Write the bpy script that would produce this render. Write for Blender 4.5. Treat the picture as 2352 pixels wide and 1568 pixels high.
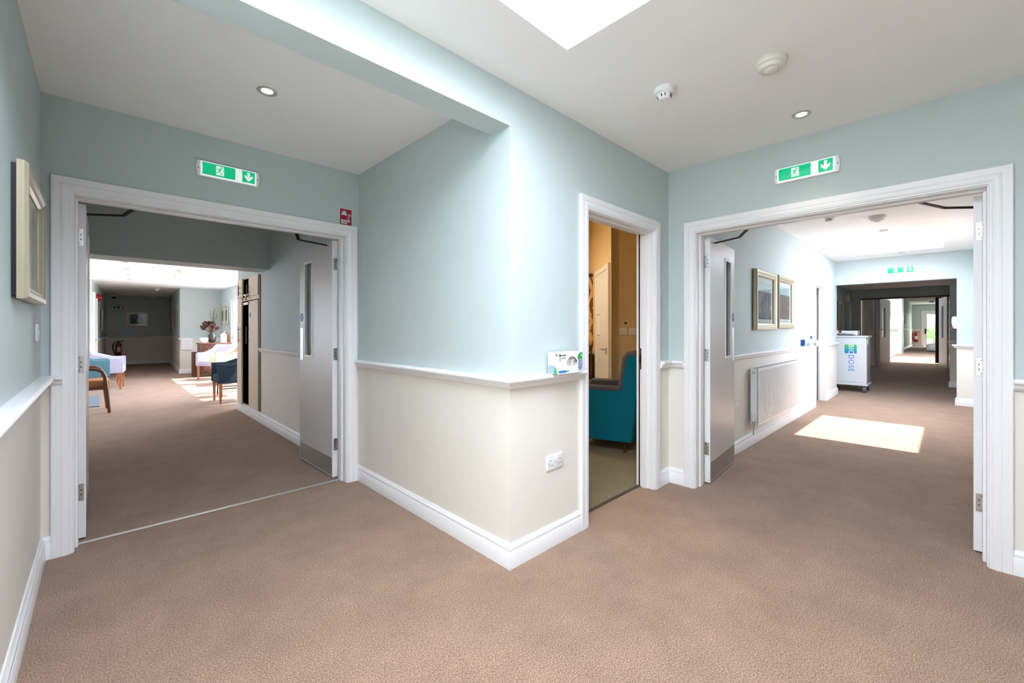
import bpy, bmesh, math, random
from mathutils import Vector, Matrix
random.seed(7)
PI = math.pi
D = bpy.data
SC = bpy.context.scene
for o in list(D.objects):
    D.objects.remove(o)
COL = SC.collection

# ------------------------------------------------------------------ camera
cam_d = D.cameras.new('camera'); cam = D.objects.new('camera', cam_d); COL.objects.link(cam)
cam_d.sensor_fit = 'HORIZONTAL'; cam_d.sensor_width = 36.0
cam_d.lens = 36.0 * 971.2 / 2352.0
cam_d.shift_y = -28.6 / 2352.0
cam_d.clip_start = 0.02; cam_d.clip_end = 300
cam.location = (0, 0, 1.27)
cam.rotation_euler = (math.radians(90), 0, math.radians(45.83 - 90))
SC.camera = cam
# ------------------------------------------------------------------ sky, sun, exposure
world = D.worlds.new('sky'); SC.world = world; world.use_nodes = True
bg = world.node_tree.nodes['Background']
bg.inputs[0].default_value = (0.895, 0.918, 1.07, 1)
bg.inputs[1].default_value = 21.0
sun_d = D.lights.new('sun', 'SUN'); sun_d.energy = 24.0; sun_d.angle = math.radians(0.6)
sun_d.color = (1.0, 0.965, 0.92)
sun = D.objects.new('sun', sun_d); COL.objects.link(sun)
sun.rotation_euler = Vector((-0.696, 0.06, -1.0)).to_track_quat('-Z', 'Y').to_euler()
def portal(loc, sx, sy, direction):
    l = D.lights.new('daylight_portal', 'AREA'); l.shape = 'RECTANGLE'; l.size = sx; l.size_y = sy
    l.cycles.is_portal = True
    o = D.objects.new('daylight_portal', l); COL.objects.link(o); o.location = loc
    d = Vector(direction); o.rotation_euler = d.to_track_quat('-Z', 'Y').to_euler()
SC.view_settings.view_transform = 'Standard'; SC.view_settings.look = 'None'
SC.view_settings.exposure = -0.11; SC.view_settings.gamma = 1.0
SC.view_settings.use_curve_mapping = False
SC.cycles.max_bounces = 8; SC.cycles.diffuse_bounces = 5; SC.cycles.glossy_bounces = 3
SC.cycles.use_adaptive_sampling = True; SC.cycles.adaptive_threshold = 0.06
SC.cycles.transparent_max_bounces = 10; SC.cycles.caustics_reflective = False; SC.cycles.caustics_refractive = False
SC.cycles.sample_clamp_indirect = 10.0

# ------------------------------------------------------------------ plan (metres)
H = 2.573                                   # ceiling of hall and corridors
XL, YR, YD, XD, XW = 1.561, 1.623, 3.467, 3.398, -0.239
YD2, XD2 = 3.63, 3.561                      # far faces of the two double-door walls
ROOF = 3.2; ROOF1 = 2.82; ROOF2 = 2.78

# ------------------------------------------------------------------ materials
def srgb(r, g, b):
    f = lambda c: (c / 255 / 12.92) if c / 255 <= 0.04045 else ((c / 255 + 0.055) / 1.055) ** 2.4
    return (f(r), f(g), f(b), 1)
def nodes(name):
    m = D.materials.new(name); m.use_nodes = True
    nt = m.node_tree; return m, nt, nt.nodes['Principled BSDF']
def noise_bump(nt, b, scale, strength, dist=0.002, detail=3):
    tc = nt.nodes.new('ShaderNodeTexCoord'); n = nt.nodes.new('ShaderNodeTexNoise')
    n.inputs['Scale'].default_value = scale; n.inputs['Detail'].default_value = detail
    bp = nt.nodes.new('ShaderNodeBump'); bp.inputs['Strength'].default_value = strength; bp.inputs['Distance'].default_value = dist
    nt.links.new(tc.outputs['Object'], n.inputs['Vector']); nt.links.new(n.outputs['Fac'], bp.inputs['Height'])
    nt.links.new(bp.outputs['Normal'], b.inputs['Normal']); return n
def plain(name, col, rough=0.5, metal=0.0, bump=None, var=0.0, spec=0.5):
    m, nt, b = nodes(name)
    b.inputs['Base Color'].default_value = col; b.inputs['Roughness'].default_value = rough; b.inputs['Metallic'].default_value = metal
    b.inputs['Specular IOR Level'].default_value = spec
    n = noise_bump(nt, b, bump[0], bump[1]) if bump else None
    if var > 0:
        tc = nt.nodes.new('ShaderNodeTexCoord'); q = nt.nodes.new('ShaderNodeTexNoise'); q.inputs['Scale'].default_value = bump[0] * 0.5 if bump else 6
        q.inputs['Detail'].default_value = 4
        r = nt.nodes.new('ShaderNodeValToRGB'); r.color_ramp.elements[0].position = 0.3; r.color_ramp.elements[1].position = 0.7
        r.color_ramp.elements[0].color = tuple(c * (1 - var) for c in col[:3]) + (1,); r.color_ramp.elements[1].color = tuple(min(1, c * (1 + var)) for c in col[:3]) + (1,)
        nt.links.new(tc.outputs['Object'], q.inputs['Vector']); nt.links.new(q.outputs['Fac'], r.inputs['Fac']); nt.links.new(r.outputs['Color'], b.inputs['Base Color'])
    return m
def two_tone(name, low, high, z):
    m, nt, b = nodes(name)
    g = nt.nodes.new('ShaderNodeNewGeometry'); s = nt.nodes.new('ShaderNodeSeparateXYZ'); c = nt.nodes.new('ShaderNodeMath'); c.operation = 'GREATER_THAN'
    c.inputs[1].default_value = z
    mx = nt.nodes.new('ShaderNodeMix'); mx.data_type = 'RGBA'; mx.inputs[6].default_value = low; mx.inputs[7].default_value = high
    nt.links.new(g.outputs['Position'], s.inputs[0]); nt.links.new(s.outputs['Z'], c.inputs[0]); nt.links.new(c.outputs[0], mx.inputs[0]); nt.links.new(mx.outputs[2], b.inputs['Base Color'])
    b.inputs['Roughness'].default_value = 0.55; b.inputs['Specular IOR Level'].default_value = 0.3
    noise_bump(nt, b, 180, 0.08, 0.001); return m
def emit(name, col, strength, base=(0.8, 0.8, 0.8, 1)):
    m, nt, b = nodes(name); b.inputs['Base Color'].default_value = base
    b.inputs['Emission Color'].default_value = col; b.inputs['Emission Strength'].default_value = strength; b.inputs['Roughness'].default_value = 0.35
    return m
def glass_mat(name, tint=(0.93, 0.96, 0.95, 1), ior=1.45, maxr=0.4):
    m = D.materials.new(name); m.use_nodes = True; nt = m.node_tree; nt.nodes.clear()
    out = nt.nodes.new('ShaderNodeOutputMaterial'); t = nt.nodes.new('ShaderNodeBsdfTransparent'); t.inputs[0].default_value = tint
    g = nt.nodes.new('ShaderNodeBsdfGlossy'); g.inputs['Roughness'].default_value = 0.03
    lw = nt.nodes.new('ShaderNodeLayerWeight'); lw.inputs[0].default_value = 0.5
    pw = nt.nodes.new('ShaderNodeMath'); pw.operation = 'POWER'; pw.inputs[1].default_value = 5.0
    ma = nt.nodes.new('ShaderNodeMath'); ma.operation = 'MULTIPLY_ADD'; ma.inputs[1].default_value = maxr; ma.inputs[2].default_value = 0.03
    nt.links.new(lw.outputs['Facing'], pw.inputs[0]); nt.links.new(pw.outputs[0], ma.inputs[0])
    mx = nt.nodes.new('ShaderNodeMixShader'); nt.links.new(ma.outputs[0], mx.inputs[0]); nt.links.new(t.outputs[0], mx.inputs[1]); nt.links.new(g.outputs[0], mx.inputs[2]); nt.links.new(mx.outputs[0], out.inputs[0])
    return m
def carpet_mat(name, dark, mid, light):
    m, nt, b = nodes(name)
    tc = nt.nodes.new('ShaderNodeTexCoord')
    def noise(scale, detail, rough=0.5):
        n = nt.nodes.new('ShaderNodeTexNoise'); n.inputs['Scale'].default_value = scale; n.inputs['Detail'].default_value = detail; n.inputs['Roughness'].default_value = rough
        nt.links.new(tc.outputs['Object'], n.inputs['Vector']); return n
    fine = noise(185, 3, 0.7); big = noise(3.2, 8, 0.72)
    r = nt.nodes.new('ShaderNodeValToRGB'); e = r.color_ramp.elements
    e[0].position = 0.39; e[0].color = dark; e[1].position = 0.62; e[1].color = light; x = e.new(0.5); x.color = mid
    nt.links.new(fine.outputs['Fac'], r.inputs['Fac'])
    r2 = nt.nodes.new('ShaderNodeValToRGB'); r2.color_ramp.elements[0].position = 0.35; r2.color_ramp.elements[1].position = 0.65
    r2.color_ramp.elements[0].color = (0.86, 0.85, 0.84, 1); r2.color_ramp.elements[1].color = (1.08, 1.08, 1.08, 1)
    nt.links.new(big.outputs['Fac'], r2.inputs['Fac'])
    mx = nt.nodes.new('ShaderNodeMix'); mx.data_type = 'RGBA'; mx.blend_type = 'MULTIPLY'; mx.inputs[0].default_value = 1
    nt.links.new(r.outputs['Color'], mx.inputs[6]); nt.links.new(r2.outputs['Color'], mx.inputs[7]); nt.links.new(mx.outputs[2], b.inputs['Base Color'])
    b.inputs['Roughness'].default_value = 0.95; b.inputs['Specular IOR Level'].default_value = 0.08
    b.inputs['Sheen Weight'].default_value = 0.15; b.inputs['Sheen Roughness'].default_value = 0.5
    bp = nt.nodes.new('ShaderNodeBump'); bp.inputs['Strength'].default_value = 0.7; bp.inputs['Distance'].default_value = 0.006
    nt.links.new(fine.outputs['Fac'], bp.inputs['Height']); nt.links.new(bp.outputs['Normal'], b.inputs['Normal'])
    return m
def wood_mat(name, a, c, rough=0.4, scale=6):
    m, nt, b = nodes(name)
    tc = nt.nodes.new('ShaderNodeTexCoord'); mp = nt.nodes.new('ShaderNodeMapping'); mp.inputs['Scale'].default_value = (scale * 6, scale * 6, scale)
    n = nt.nodes.new('ShaderNodeTexNoise'); n.inputs['Scale'].default_value = 1.0; n.inputs['Detail'].default_value = 5
    r = nt.nodes.new('ShaderNodeValToRGB'); r.color_ramp.elements[0].position = 0.3; r.color_ramp.elements[0].color = a; r.color_ramp.elements[1].position = 0.7; r.color_ramp.elements[1].color = c
    nt.links.new(tc.outputs['Object'], mp.inputs[0]); nt.links.new(mp.outputs[0], n.inputs['Vector']); nt.links.new(n.outputs['Fac'], r.inputs['Fac']); nt.links.new(r.outputs['Color'], b.inputs['Base Color'])
    b.inputs['Roughness'].default_value = rough; return m
GREEN = (0.53, 0.606, 0.603, 1); CREAM = (0.81, 0.77, 0.71, 1)
M = {}
M['wall'] = two_tone('wall_paint_green_over_cream', CREAM, GREEN, 0.975)
M['wall_up'] = two_tone('wall_paint_raised_corridor', CREAM, GREEN, 1.245)
M['white'] = plain('white_gloss_paint', (0.86, 0.86, 0.88, 1), 0.35)
M['ceil'] = plain('ceiling_white', (0.92, 0.91, 0.91, 1), 0.8, bump=(160, 0.05))
M['carpet'] = carpet_mat('brown_carpet', (0.185, 0.108, 0.069, 1), (0.318, 0.202, 0.142, 1), (0.48, 0.335, 0.252, 1))
M['carpet_dim'] = carpet_mat('brown_carpet_dim_olive', (0.10, 0.09, 0.05, 1), (0.20, 0.175, 0.10, 1), (0.32, 0.28, 0.17, 1))  # brown carpet again, with the side room's dim light put into the colour
M['steel'] = plain('brushed_steel', (0.62, 0.62, 0.62, 1), 0.35, 1.0, bump=(60, 0.05))
M['kick'] = plain('kick_plate_steel', (0.42, 0.40, 0.38, 1), 0.45, 1.0, bump=(60, 0.05))
M['alu'] = plain('satin_aluminium', (0.62, 0.60, 0.58, 1), 0.4, 0.8)
M['black'] = plain('black_metal', (0.012, 0.012, 0.013, 1), 0.4)
M['dark'] = plain('interior_shade_black', (0.01, 0.01, 0.011, 1), 0.9)
M['seal'] = plain('intumescent_seal', (0.02, 0.02, 0.022, 1), 0.8)
M['glass'] = glass_mat('clear_glass')
M['wire'] = plain('glass_wire', (0.05, 0.06, 0.06, 1), 0.6)
M['plastic'] = plain('white_plastic', (0.82, 0.82, 0.84, 1), 0.3)
M['plastic_warm'] = plain('cream_plastic', (0.74, 0.71, 0.65, 1), 0.35)
M['hole'] = plain('socket_hole', (0.01, 0.01, 0.01, 1), 0.9)
M['lamp'] = emit('lamp_lens', (1.0, 0.93, 0.82, 1), 9.0)
M['sign_w'] = emit('sign_lit_white', (0.95, 1.0, 0.98, 1), 0.55)
M['sign_g'] = emit('sign_lit_green', (0.0, 0.72, 0.33, 1), 0.50, (0.0, 0.35, 0.16, 1))
M['sign_dark'] = plain('sign_unlit_green', (0.0, 0.16, 0.08, 1), 0.5)
M['red'] = plain('sign_red', srgb(160, 24, 52), 0.5)
M['redx'] = plain('extinguisher_red', (0.42, 0.012, 0.012, 1), 0.25)
M['blue'] = plain('sign_blue', srgb(30, 70, 160), 0.45)
M['print'] = plain('print_dark', (0.03, 0.03, 0.04, 1), 0.7)
M['paper'] = plain('paper', (0.85, 0.85, 0.86, 1), 0.8)
M['gold'] = plain('champagne_frame', srgb(188, 176, 150), 0.36, 0.45, bump=(240, 0.25))
M['goldlite'] = plain('champagne_frame_bevel', srgb(214, 206, 186), 0.35, 0.3, bump=(240, 0.2))
M['mount'] = plain('picture_mount', (0.80, 0.78, 0.76, 1), 0.8)
M['lav'] = plain('lavender_fabric', srgb(186, 184, 206), 0.9, bump=(300, 0.3), var=0.06, spec=0.2)
M['teal_dusty'] = plain('dusty_teal_fabric', srgb(88, 132, 148), 0.85, bump=(300, 0.3), var=0.06, spec=0.2)
M['peach'] = plain('peach_fabric', srgb(226, 178, 150), 0.9, bump=(300, 0.3), var=0.05, spec=0.2)
M['navy'] = plain('navy_fabric', srgb(42, 56, 70), 0.9, bump=(300, 0.3), var=0.08, spec=0.2)
M['teal'] = plain('teal_fabric', srgb(0, 112, 140), 0.9, bump=(260, 0.4), var=0.10, spec=0.2)
M['greyfab'] = plain('grey_fabric', srgb(96, 88, 90), 0.95, bump=(260, 0.4), var=0.08, spec=0.15)
M['tan'] = plain('tan_seat_fabric', srgb(176, 126, 84), 0.9, bump=(300, 0.3), var=0.06, spec=0.2)
M['legwood'] = wood_mat('chestnut_leg', srgb(150, 90, 52), srgb(186, 122, 78))
M['walnut'] = wood_mat('walnut_brown', srgb(78, 48, 32), srgb(112, 72, 48))
M['darkwood'] = wood_mat('dark_oak', srgb(58, 34, 24), srgb(98, 58, 38), 0.35)
M['mat'] = plain('slate_mat', srgb(104, 116, 130), 0.95, bump=(120, 0.5), var=0.12)
M['ochre'] = plain('ochre_wall', srgb(222, 198, 152), 0.7, bump=(160, 0.06))
M['beige'] = plain('beige_panel', srgb(226, 206, 182), 0.5, bump=(60, 0.03))
M['brass'] = plain('brass', srgb(190, 150, 80), 0.3, 1.0)
M['rubber'] = plain('castor_rubber', (0.10, 0.14, 0.14, 1), 0.6)
M['curtain'] = plain('charcoal_curtain', (0.06, 0.06, 0.065, 1), 0.9, bump=(200, 0.3))
M['leaf'] = plain('garden_leaf', (0.12, 0.32, 0.05, 1), 0.6, bump=(20, 0.2), var=0.4)
M['fence'] = plain('garden_fence', (0.62, 0.58, 0.48, 1), 0.8, bump=(30, 0.2), var=0.15)
M['lawn'] = plain('garden_lawn', (0.16, 0.30, 0.06, 1), 0.9, bump=(30, 0.4), var=0.3)
M['paving'] = plain('garden_paving', (0.52, 0.49, 0.44, 1), 0.9, bump=(8, 0.3), var=0.1)
M['roof'] = plain('roof_felt', (0.1, 0.1, 0.1, 1), 0.9)

# ------------------------------------------------------------------ mesh helpers
class MB:
    def __init__(s): s.bm = bmesh.new()
    def face(s, pts):
        vs = [s.bm.verts.new(p) for p in pts]
        try: return s.bm.faces.new(vs)
        except ValueError: return None
    def box(s, a, b, mat=None, bevel=0.0, seg=1):
        x0, y0, z0 = a; x1, y1, z1 = b
        r = bmesh.ops.create_cube(s.bm, size=1.0)
        vs = r['verts']
        bmesh.ops.scale(s.bm, vec=(abs(x1 - x0), abs(y1 - y0), abs(z1 - z0)), verts=vs)
        bmesh.ops.translate(s.bm, vec=((x0 + x1) / 2, (y0 + y1) / 2, (z0 + z1) / 2), verts=vs)
        if bevel > 0:
            es = list({e for v in vs for e in v.link_edges})
            rb = bmesh.ops.bevel(s.bm, geom=es, offset=bevel, segments=seg, profile=0.5, affect='EDGES', clamp_overlap=True)
            vs = list({v for f in rb['faces'] for v in f.verts} | {v for v in vs if v.is_valid})
        if mat is not None: bmesh.ops.transform(s.bm, matrix=mat, verts=[v for v in vs if v.is_valid])
        return s
    def cyl(s, p, q, r, seg=16, r2=None, caps=True):
        p = Vector(p); q = Vector(q); d = q - p; L = d.length
        res = bmesh.ops.create_cone(s.bm, cap_ends=caps, cap_tris=False, segments=seg, radius1=r, radius2=r if r2 is None else r2, depth=L)
        m = Matrix.Translation((p + q) / 2) @ d.to_track_quat('Z', 'Y').to_matrix().to_4x4()
        bmesh.ops.transform(s.bm, matrix=m, verts=res['verts']); return s
    def lathe(s, prof, seg=24, mat=None):
        rings = []
        for r, z in prof:
            if r <= 1e-6: rings.append([s.bm.verts.new((0, 0, z))])
            else: rings.append([s.bm.verts.new((r * math.cos(2 * PI * i / seg), r * math.sin(2 * PI * i / seg), z)) for i in range(seg)])
        for a, b in zip(rings, rings[1:]):
            for i in range(seg):
                j = (i + 1) % seg
                if len(a) == 1 and len(b) == 1: continue
                if len(a) == 1: s.bm.faces.new((a[0], b[i], b[j]))
                elif len(b) == 1: s.bm.faces.new((a[i], a[j], b[0]))
                else: s.bm.faces.new((a[i], a[j], b[j], b[i]))
        vs = [v for r in rings for v in r]
        if mat is not None: bmesh.ops.transform(s.bm, matrix=mat, verts=vs)
        return s
    def prism(s, poly, h, mat=None, z0=0.0):
        n = len(poly)
        a = [s.bm.verts.new((x, y, z0)) for x, y in poly]; b = [s.bm.verts.new((x, y, z0 + h)) for x, y in poly]
        s.bm.faces.new(a[::-1]); s.bm.faces.new(b)
        for i in range(n): s.bm.faces.new((a[i], a[(i + 1) % n], b[(i + 1) % n], b[i]))
        if mat is not None: bmesh.ops.transform(s.bm, matrix=mat, verts=a + b)
        return s
    def sweep_plan(s, prof, path, closed_prof=True):
        """profile (d, z) swept along plan polyline; d measured to the LEFT of the walking direction, mitred"""
        P = [Vector(p) for p in path]; n = len(P); offs = []
        for i in range(n):
            dirs = []
            if i > 0: dirs.append((P[i] - P[i - 1]).normalized())
            if i < n - 1: dirs.append((P[i + 1] - P[i]).normalized())
            ns = [Vector((-d.y, d.x)) for d in dirs]
            if len(ns) == 2:
                m = (ns[0] + ns[1]); m = m / max(1e-6, m.dot(ns[0]))
            else: m = ns[0]
            offs.append(m)
        rings = [[s.bm.verts.new((P[i].x + offs[i].x * d, P[i].y + offs[i].y * d, z)) for d, z in prof] for i in range(n)]
        k = len(prof)
        for a, b in zip(rings, rings[1:]):
            for i in range(k):
                j = (i + 1) % k
                s.bm.faces.new((a[i], b[i], b[j], a[j]))
        s.bm.faces.new(rings[0]); s.bm.faces.new(rings[-1][::-1]); return s
    def tube(s, pts, r, seg=10):
        pts = [Vector(p) for p in pts]; rings = []
        for i, p in enumerate(pts):
            t = (pts[min(i + 1, len(pts) - 1)] - pts[max(i - 1, 0)]).normalized()
            u = t.orthogonal().normalized() if i == 0 else (prev - prev.dot(t) * t).normalized()
            prev = u; w = t.cross(u); rr = r[i] if isinstance(r, (list, tuple)) else r
            rings.append([s.bm.verts.new(p + rr * (math.cos(2 * PI * k / seg) * u + math.sin(2 * PI * k / seg) * w)) for k in range(seg)])
        for a, b in zip(rings, rings[1:]):
            for k in range(seg): s.bm.faces.new((a[k], a[(k + 1) % seg], b[(k + 1) % seg], b[k]))
        s.bm.faces.new(rings[0][::-1]); s.bm.faces.new(rings[-1]); return s
    def grid(s, rows):
        V = [[s.bm.verts.new(p) for p in r] for r in rows]
        for a, b in zip(V, V[1:]):
            for i in range(len(a) - 1): s.bm.faces.new((a[i], a[i + 1], b[i + 1], b[i]))
        return s
    def build(s, name, mat, parent=None, smooth=None, loc=None, rz=None, xf=None):
        bmesh.ops.recalc_face_normals(s.bm, faces=s.bm.faces)
        if xf is not None: bmesh.ops.transform(s.bm, matrix=xf, verts=s.bm.verts)
        me = D.meshes.new(name); s.bm.to_mesh(me); s.bm.free()
        me.materials.append(M[mat] if isinstance(mat, str) else mat)
        if smooth is not None:
            me.polygons.foreach_set('use_smooth', [True] * len(me.polygons))
            if smooth < 180: me.set_sharp_from_angle(angle=math.radians(smooth))
        o = D.objects.new(name, me); COL.objects.link(o)
        if parent is not None: o.parent = parent
        if loc is not None: o.location = loc
        if rz is not None: o.rotation_euler = (0, 0, rz)
        return o
def tag(o, label, cat, group=None, kind=None):
    o['label'] = label; o['category'] = cat
    if group: o['group'] = group
    if kind: o['kind'] = kind
    return o
def thing(name, label, cat, loc=(0, 0, 0), rz=0.0, group=None, kind=None):
    o = D.objects.new(name, None); COL.objects.link(o); o.location = loc; o.rotation_euler = (0, 0, rz)
    o.empty_display_size = 0.1
    return tag(o, label, cat, group, kind)
def copy_tree(o, parent=None):
    c = o.copy(); COL.objects.link(c); c.parent = parent
    for ch in list(o.children): copy_tree(ch, c)
    return c
def bx(name, a, b, mat, parent=None, bevel=0.0, seg=1, smooth=None, loc=None, rz=None):
    return MB().box(a, b, bevel=bevel, seg=seg).build(name, mat, parent, smooth, loc, rz)
def text(name, s, size, mat, parent, m, spacing=1.0, extrude=0.0004, align='CENTER', bold=0.0):
    c = D.curves.new(name, 'FONT'); c.body = s; c.size = size; c.align_x = align; c.align_y = 'CENTER'; c.extrude = extrude; c.space_character = spacing; c.offset = bold
    t = D.objects.new(name, c); COL.objects.link(t)
    me = bpy.data.meshes.new_from_object(t.evaluated_get(bpy.context.evaluated_depsgraph_get()))
    D.objects.remove(t)
    me.materials.clear(); me.materials.append(M[mat] if isinstance(mat, str) else mat)
    o = D.objects.new(name, me); COL.objects.link(o); o.parent = parent; o.matrix_local = m
    return o
def frame_m(origin, u, n):
    """local x -> u (along the surface), local y -> up (z), local z -> n (out of the surface)"""
    u = Vector(u).normalized(); n = Vector(n).normalized(); v = n.cross(u)
    m = Matrix((u, v, n)).transposed().to_4x4(); m.translation = Vector(origin); return m

# ------------------------------------------------------------------ walls, slabs
def cells(openings, s0, s1, z0, z1):
    ss = sorted({s0, s1} | {min(max(v, s0), s1) for o in openings for v in o[:2]}); zs = sorted({z0, z1} | {min(max(v, z0), z1) for o in openings for v in o[2:]})
    F = {}
    for i in range(len(ss) - 1):
        for j in range(len(zs) - 1):
            cs, cz = (ss[i] + ss[i + 1]) / 2, (zs[j] + zs[j + 1]) / 2
            F[i, j] = not any(o[0] < cs < o[1] and o[2] < cz < o[3] for o in openings)
    return ss, zs, F
def solid_grid(ss, zs, F, t, fn):
    mb = MB(); bm = mb.bm
    def q(pts): mb.face([fn(*p) for p in pts])
    for (i, j), f in F.items():
        if not f: continue
        a, b, c, d = ss[i], ss[i + 1], zs[j], zs[j + 1]
        q([(a, 0, c), (b, 0, c), (b, 0, d), (a, 0, d)]); q([(a, t, c), (a, t, d), (b, t, d), (b, t, c)])
        if not F.get((i - 1, j), False): q([(a, 0, c), (a, 0, d), (a, t, d), (a, t, c)])
        if not F.get((i + 1, j), False): q([(b, 0, c), (b, t, c), (b, t, d), (b, 0, d)])
        if not F.get((i, j - 1), False): q([(a, 0, c), (a, t, c), (b, t, c), (b, 0, c)])
        if not F.get((i, j + 1), False): q([(a, 0, d), (b, 0, d), (b, t, d), (a, t, d)])
    bmesh.ops.remove_doubles(bm, verts=bm.verts, dist=1e-5)
    return mb
def wall(name, p, q, t, z0, z1, label, openings=(), mat='wall', cat='wall'):
    """face on the line p->q; thickness t goes to the RIGHT of the walking direction"""
    P = Vector(p); Q = Vector(q); L = (Q - P).length; d = (Q - P) / L; n = Vector((d.y, -d.x))
    ss, zs, F = cells([tuple(o) for o in openings], 0.0, L, z0, z1)
    mb = solid_grid(ss, zs, F, t, lambda s, k, z: (P.x + d.x * s + n.x * k, P.y + d.y * s + n.y * k, z))
    return tag(mb.build(name, mat), label, cat, kind='structure')
def slab(name, x0, x1, y0, y1, z0, z1, label, holes=(), mat='ceil', cat='ceiling'):
    ss, ys, F = cells([tuple(o) for o in holes], x0, x1, y0, y1)
    mb = solid_grid(ss, ys, F, z1 - z0, lambda s, k, y: (s, y, z0 + k))
    return tag(mb.build(name, mat), label, cat, kind='structure')

# skylight openings
SK1 = (-0.20, 1.561, -0.25, 1.237); SK2 = (7.79, 9.62, 0.04, 1.13); SK3 = (19.8, 23.0, -0.1, 1.2)
slab('ceiling_hall', -0.60, 3.48, -2.60, 6.30, H, ROOF1, 'white ceiling of the hall with the skylight opening', [SK1])
slab('ceiling_small_room', 3.40, 7.4, 1.66, 6.30, 3.1, 3.3, 'ceiling of the ochre side room')
slab('ceiling_corridor', 3.48, 10.28, -0.70, 1.58, H, ROOF2, 'white ceiling of the bright corridor with the radiator', [SK2])
slab('ceiling_lobby', 10.28, 16.9, -2.6, 3.2, 2.47, ROOF, 'ceiling of the dark lobby behind the medicine trolley')
slab('ceiling_far_corridor', 16.9, 34.4, -0.75, 2.2, 2.70, ROOF, 'ceiling of the far corridor leading to the garden door', [SK3])
slab('ceiling_lounge', -3.5, 2.80, 6.30, 15.3, 2.43, ROOF, 'ceiling of the sunlit lounge')
slab('ceiling_recess', -1.2, 2.4, 15.3, 20.9, 2.46, ROOF, 'ceiling of the dark recess behind the lounge')
fl = slab('floor', -4.0, 40.0, -4.0, 24.0, -0.2, 0.0, 'brown carpet covering hall and corridors', mat='carpet', cat='floor')
slab('floor_small_room', 1.72, 7.3, 1.735, 6.2, -0.1, 0.006, 'carpet of the ochre side room with dim olive light in its colour', mat='carpet_dim', cat='floor')
# ramp and raised far corridor floor
rp = MB(); pr = [(13.3, 0.001), (16.8, 0.16), (19.2, 0.27), (34.4, 0.27)]
for (xa, za), (xb, zb) in zip(pr, pr[1:]):
    rp.face([(xa, -0.7, za), (xb, -0.7, zb), (xb, 2.15, zb), (xa, 2.15, za)])
rp.face([(13.3, -0.7, 0.001), (13.3, 2.15, 0.001), (13.3, 2.15, -0.05), (13.3, -0.7, -0.05)])
rp.face([(34.4, -0.7, 0.27), (34.4, 2.15, 0.27), (34.4, 2.15, -0.05), (34.4, -0.7, -0.05)])
rp.face([(34.4, -0.7, -0.05), (19.2, -0.7, -0.05), (13.3, -0.7, -0.05), (13.3, -0.7, 0.001), (16.8, -0.7, 0.16), (19.2, -0.7, 0.27), (34.4, -0.7, 0.27)])
rp.face([(34.4, 2.15, -0.05), (19.2, 2.15, -0.05), (13.3, 2.15, -0.05), (13.3, 2.15, 0.001), (16.8, 2.15, 0.16), (19.2, 2.15, 0.27), (34.4, 2.15, 0.27)])
tag(rp.build('floor_ramp', 'carpet'), 'carpeted ramp rising to the far corridor', 'floor', kind='structure')

# door openings (clear jamb faces): left double door, right double door, small door
LD = (-0.11, 1.45); RD = (-0.148, 1.394); SD = (2.262, 3.125); DH = 2.035
wall('wall_left', (XW, -2.45), (XW, 6.35), -0.15, 0, H, 'green and cream wall beside the camera with one framed picture')
wall('wall_left_doorway', (XW, YD), (XL, YD), -(YD2 - YD), 0, H, 'green wall around the left double doorway', [(LD[0] - XW - 0.03, LD[1] - XW + 0.03, 0, DH + 0.03)])
# the projecting corner: left face then right face
wall('wall_corner_left_face', (XL, YD2), (XL, YR + 0.14), -0.15, 0, H, 'long face of the projecting corner beneath the beam')
wall('wall_corner_right_face', (XL, YR), (XD, YR), -0.14, 0, H, 'face of the projecting corner with the narrow doorway', [(SD[0] - XL - 0.03, SD[1] - XL + 0.03, 0, DH + 0.03)])
wall('wall_right_doorway', (XD, YR + 0.14), (XD, -2.45), -(XD2 - XD), 0, H, 'green wall around the right double doorway', [(YR + 0.14 - RD[1] - 0.03, YR + 0.14 - RD[0] + 0.03, 0, DH + 0.03)])
wall('wall_back', (XD + 0.1, -2.45), (XW - 0.1, -2.45), -0.15, 0, H, 'wall behind the camera')
tag(bx('beam_hall', (XW, YR, 2.352), (XL, 1.775, H + 0.01), 'wall'), 'pale green downstand beam crossing the ceiling to the corner', 'beam', kind='structure')
# left corridor behind the left double door
CUP = (6.56, 7.80)
wall('wall_left_corridor', (XL, 7.86), (XL, YD2), -0.15, 0, H, 'corridor wall with built-in cupboards seen through the left doorway', [(7.86 - CUP[1], 7.86 - CUP[0], 0.145, 2.02)])
tag(bx('beam_left_corridor', (XW - 0.1, 6.09, 2.036), (XL, 6.50, H), 'wall'), 'dark green downstand beam before the sunlit lounge', 'beam', kind='structure')
# right corridor
YC = 1.51; D2 = (8.36, 9.25)
wall('wall_corridor_pictures', (XD2, YC), (10.35, YC), -0.14, 0, H, 'corridor wall with radiator and two pictures', [(D2[0] - XD2, D2[1] - XD2, 0, 2.03)])
FILL_WIN = (6.9, 9.1)  # opening for the unseen window added to brighten the corridor
wall('wall_corridor_opposite', (10.35, -0.45), (XD2, -0.45), -0.15, 0, H, 'corridor wall opposite the radiator', [(10.35 - FILL_WIN[1], 10.35 - FILL_WIN[0], 1.15, 2.15)])
wall('wall_corridor_end', (10.2, YC), (10.2, -0.46), -0.15, 0, H, 'end wall of the bright corridor around the wide opening', [(0.0, YC + 0.11, 0, 2.117)])
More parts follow.
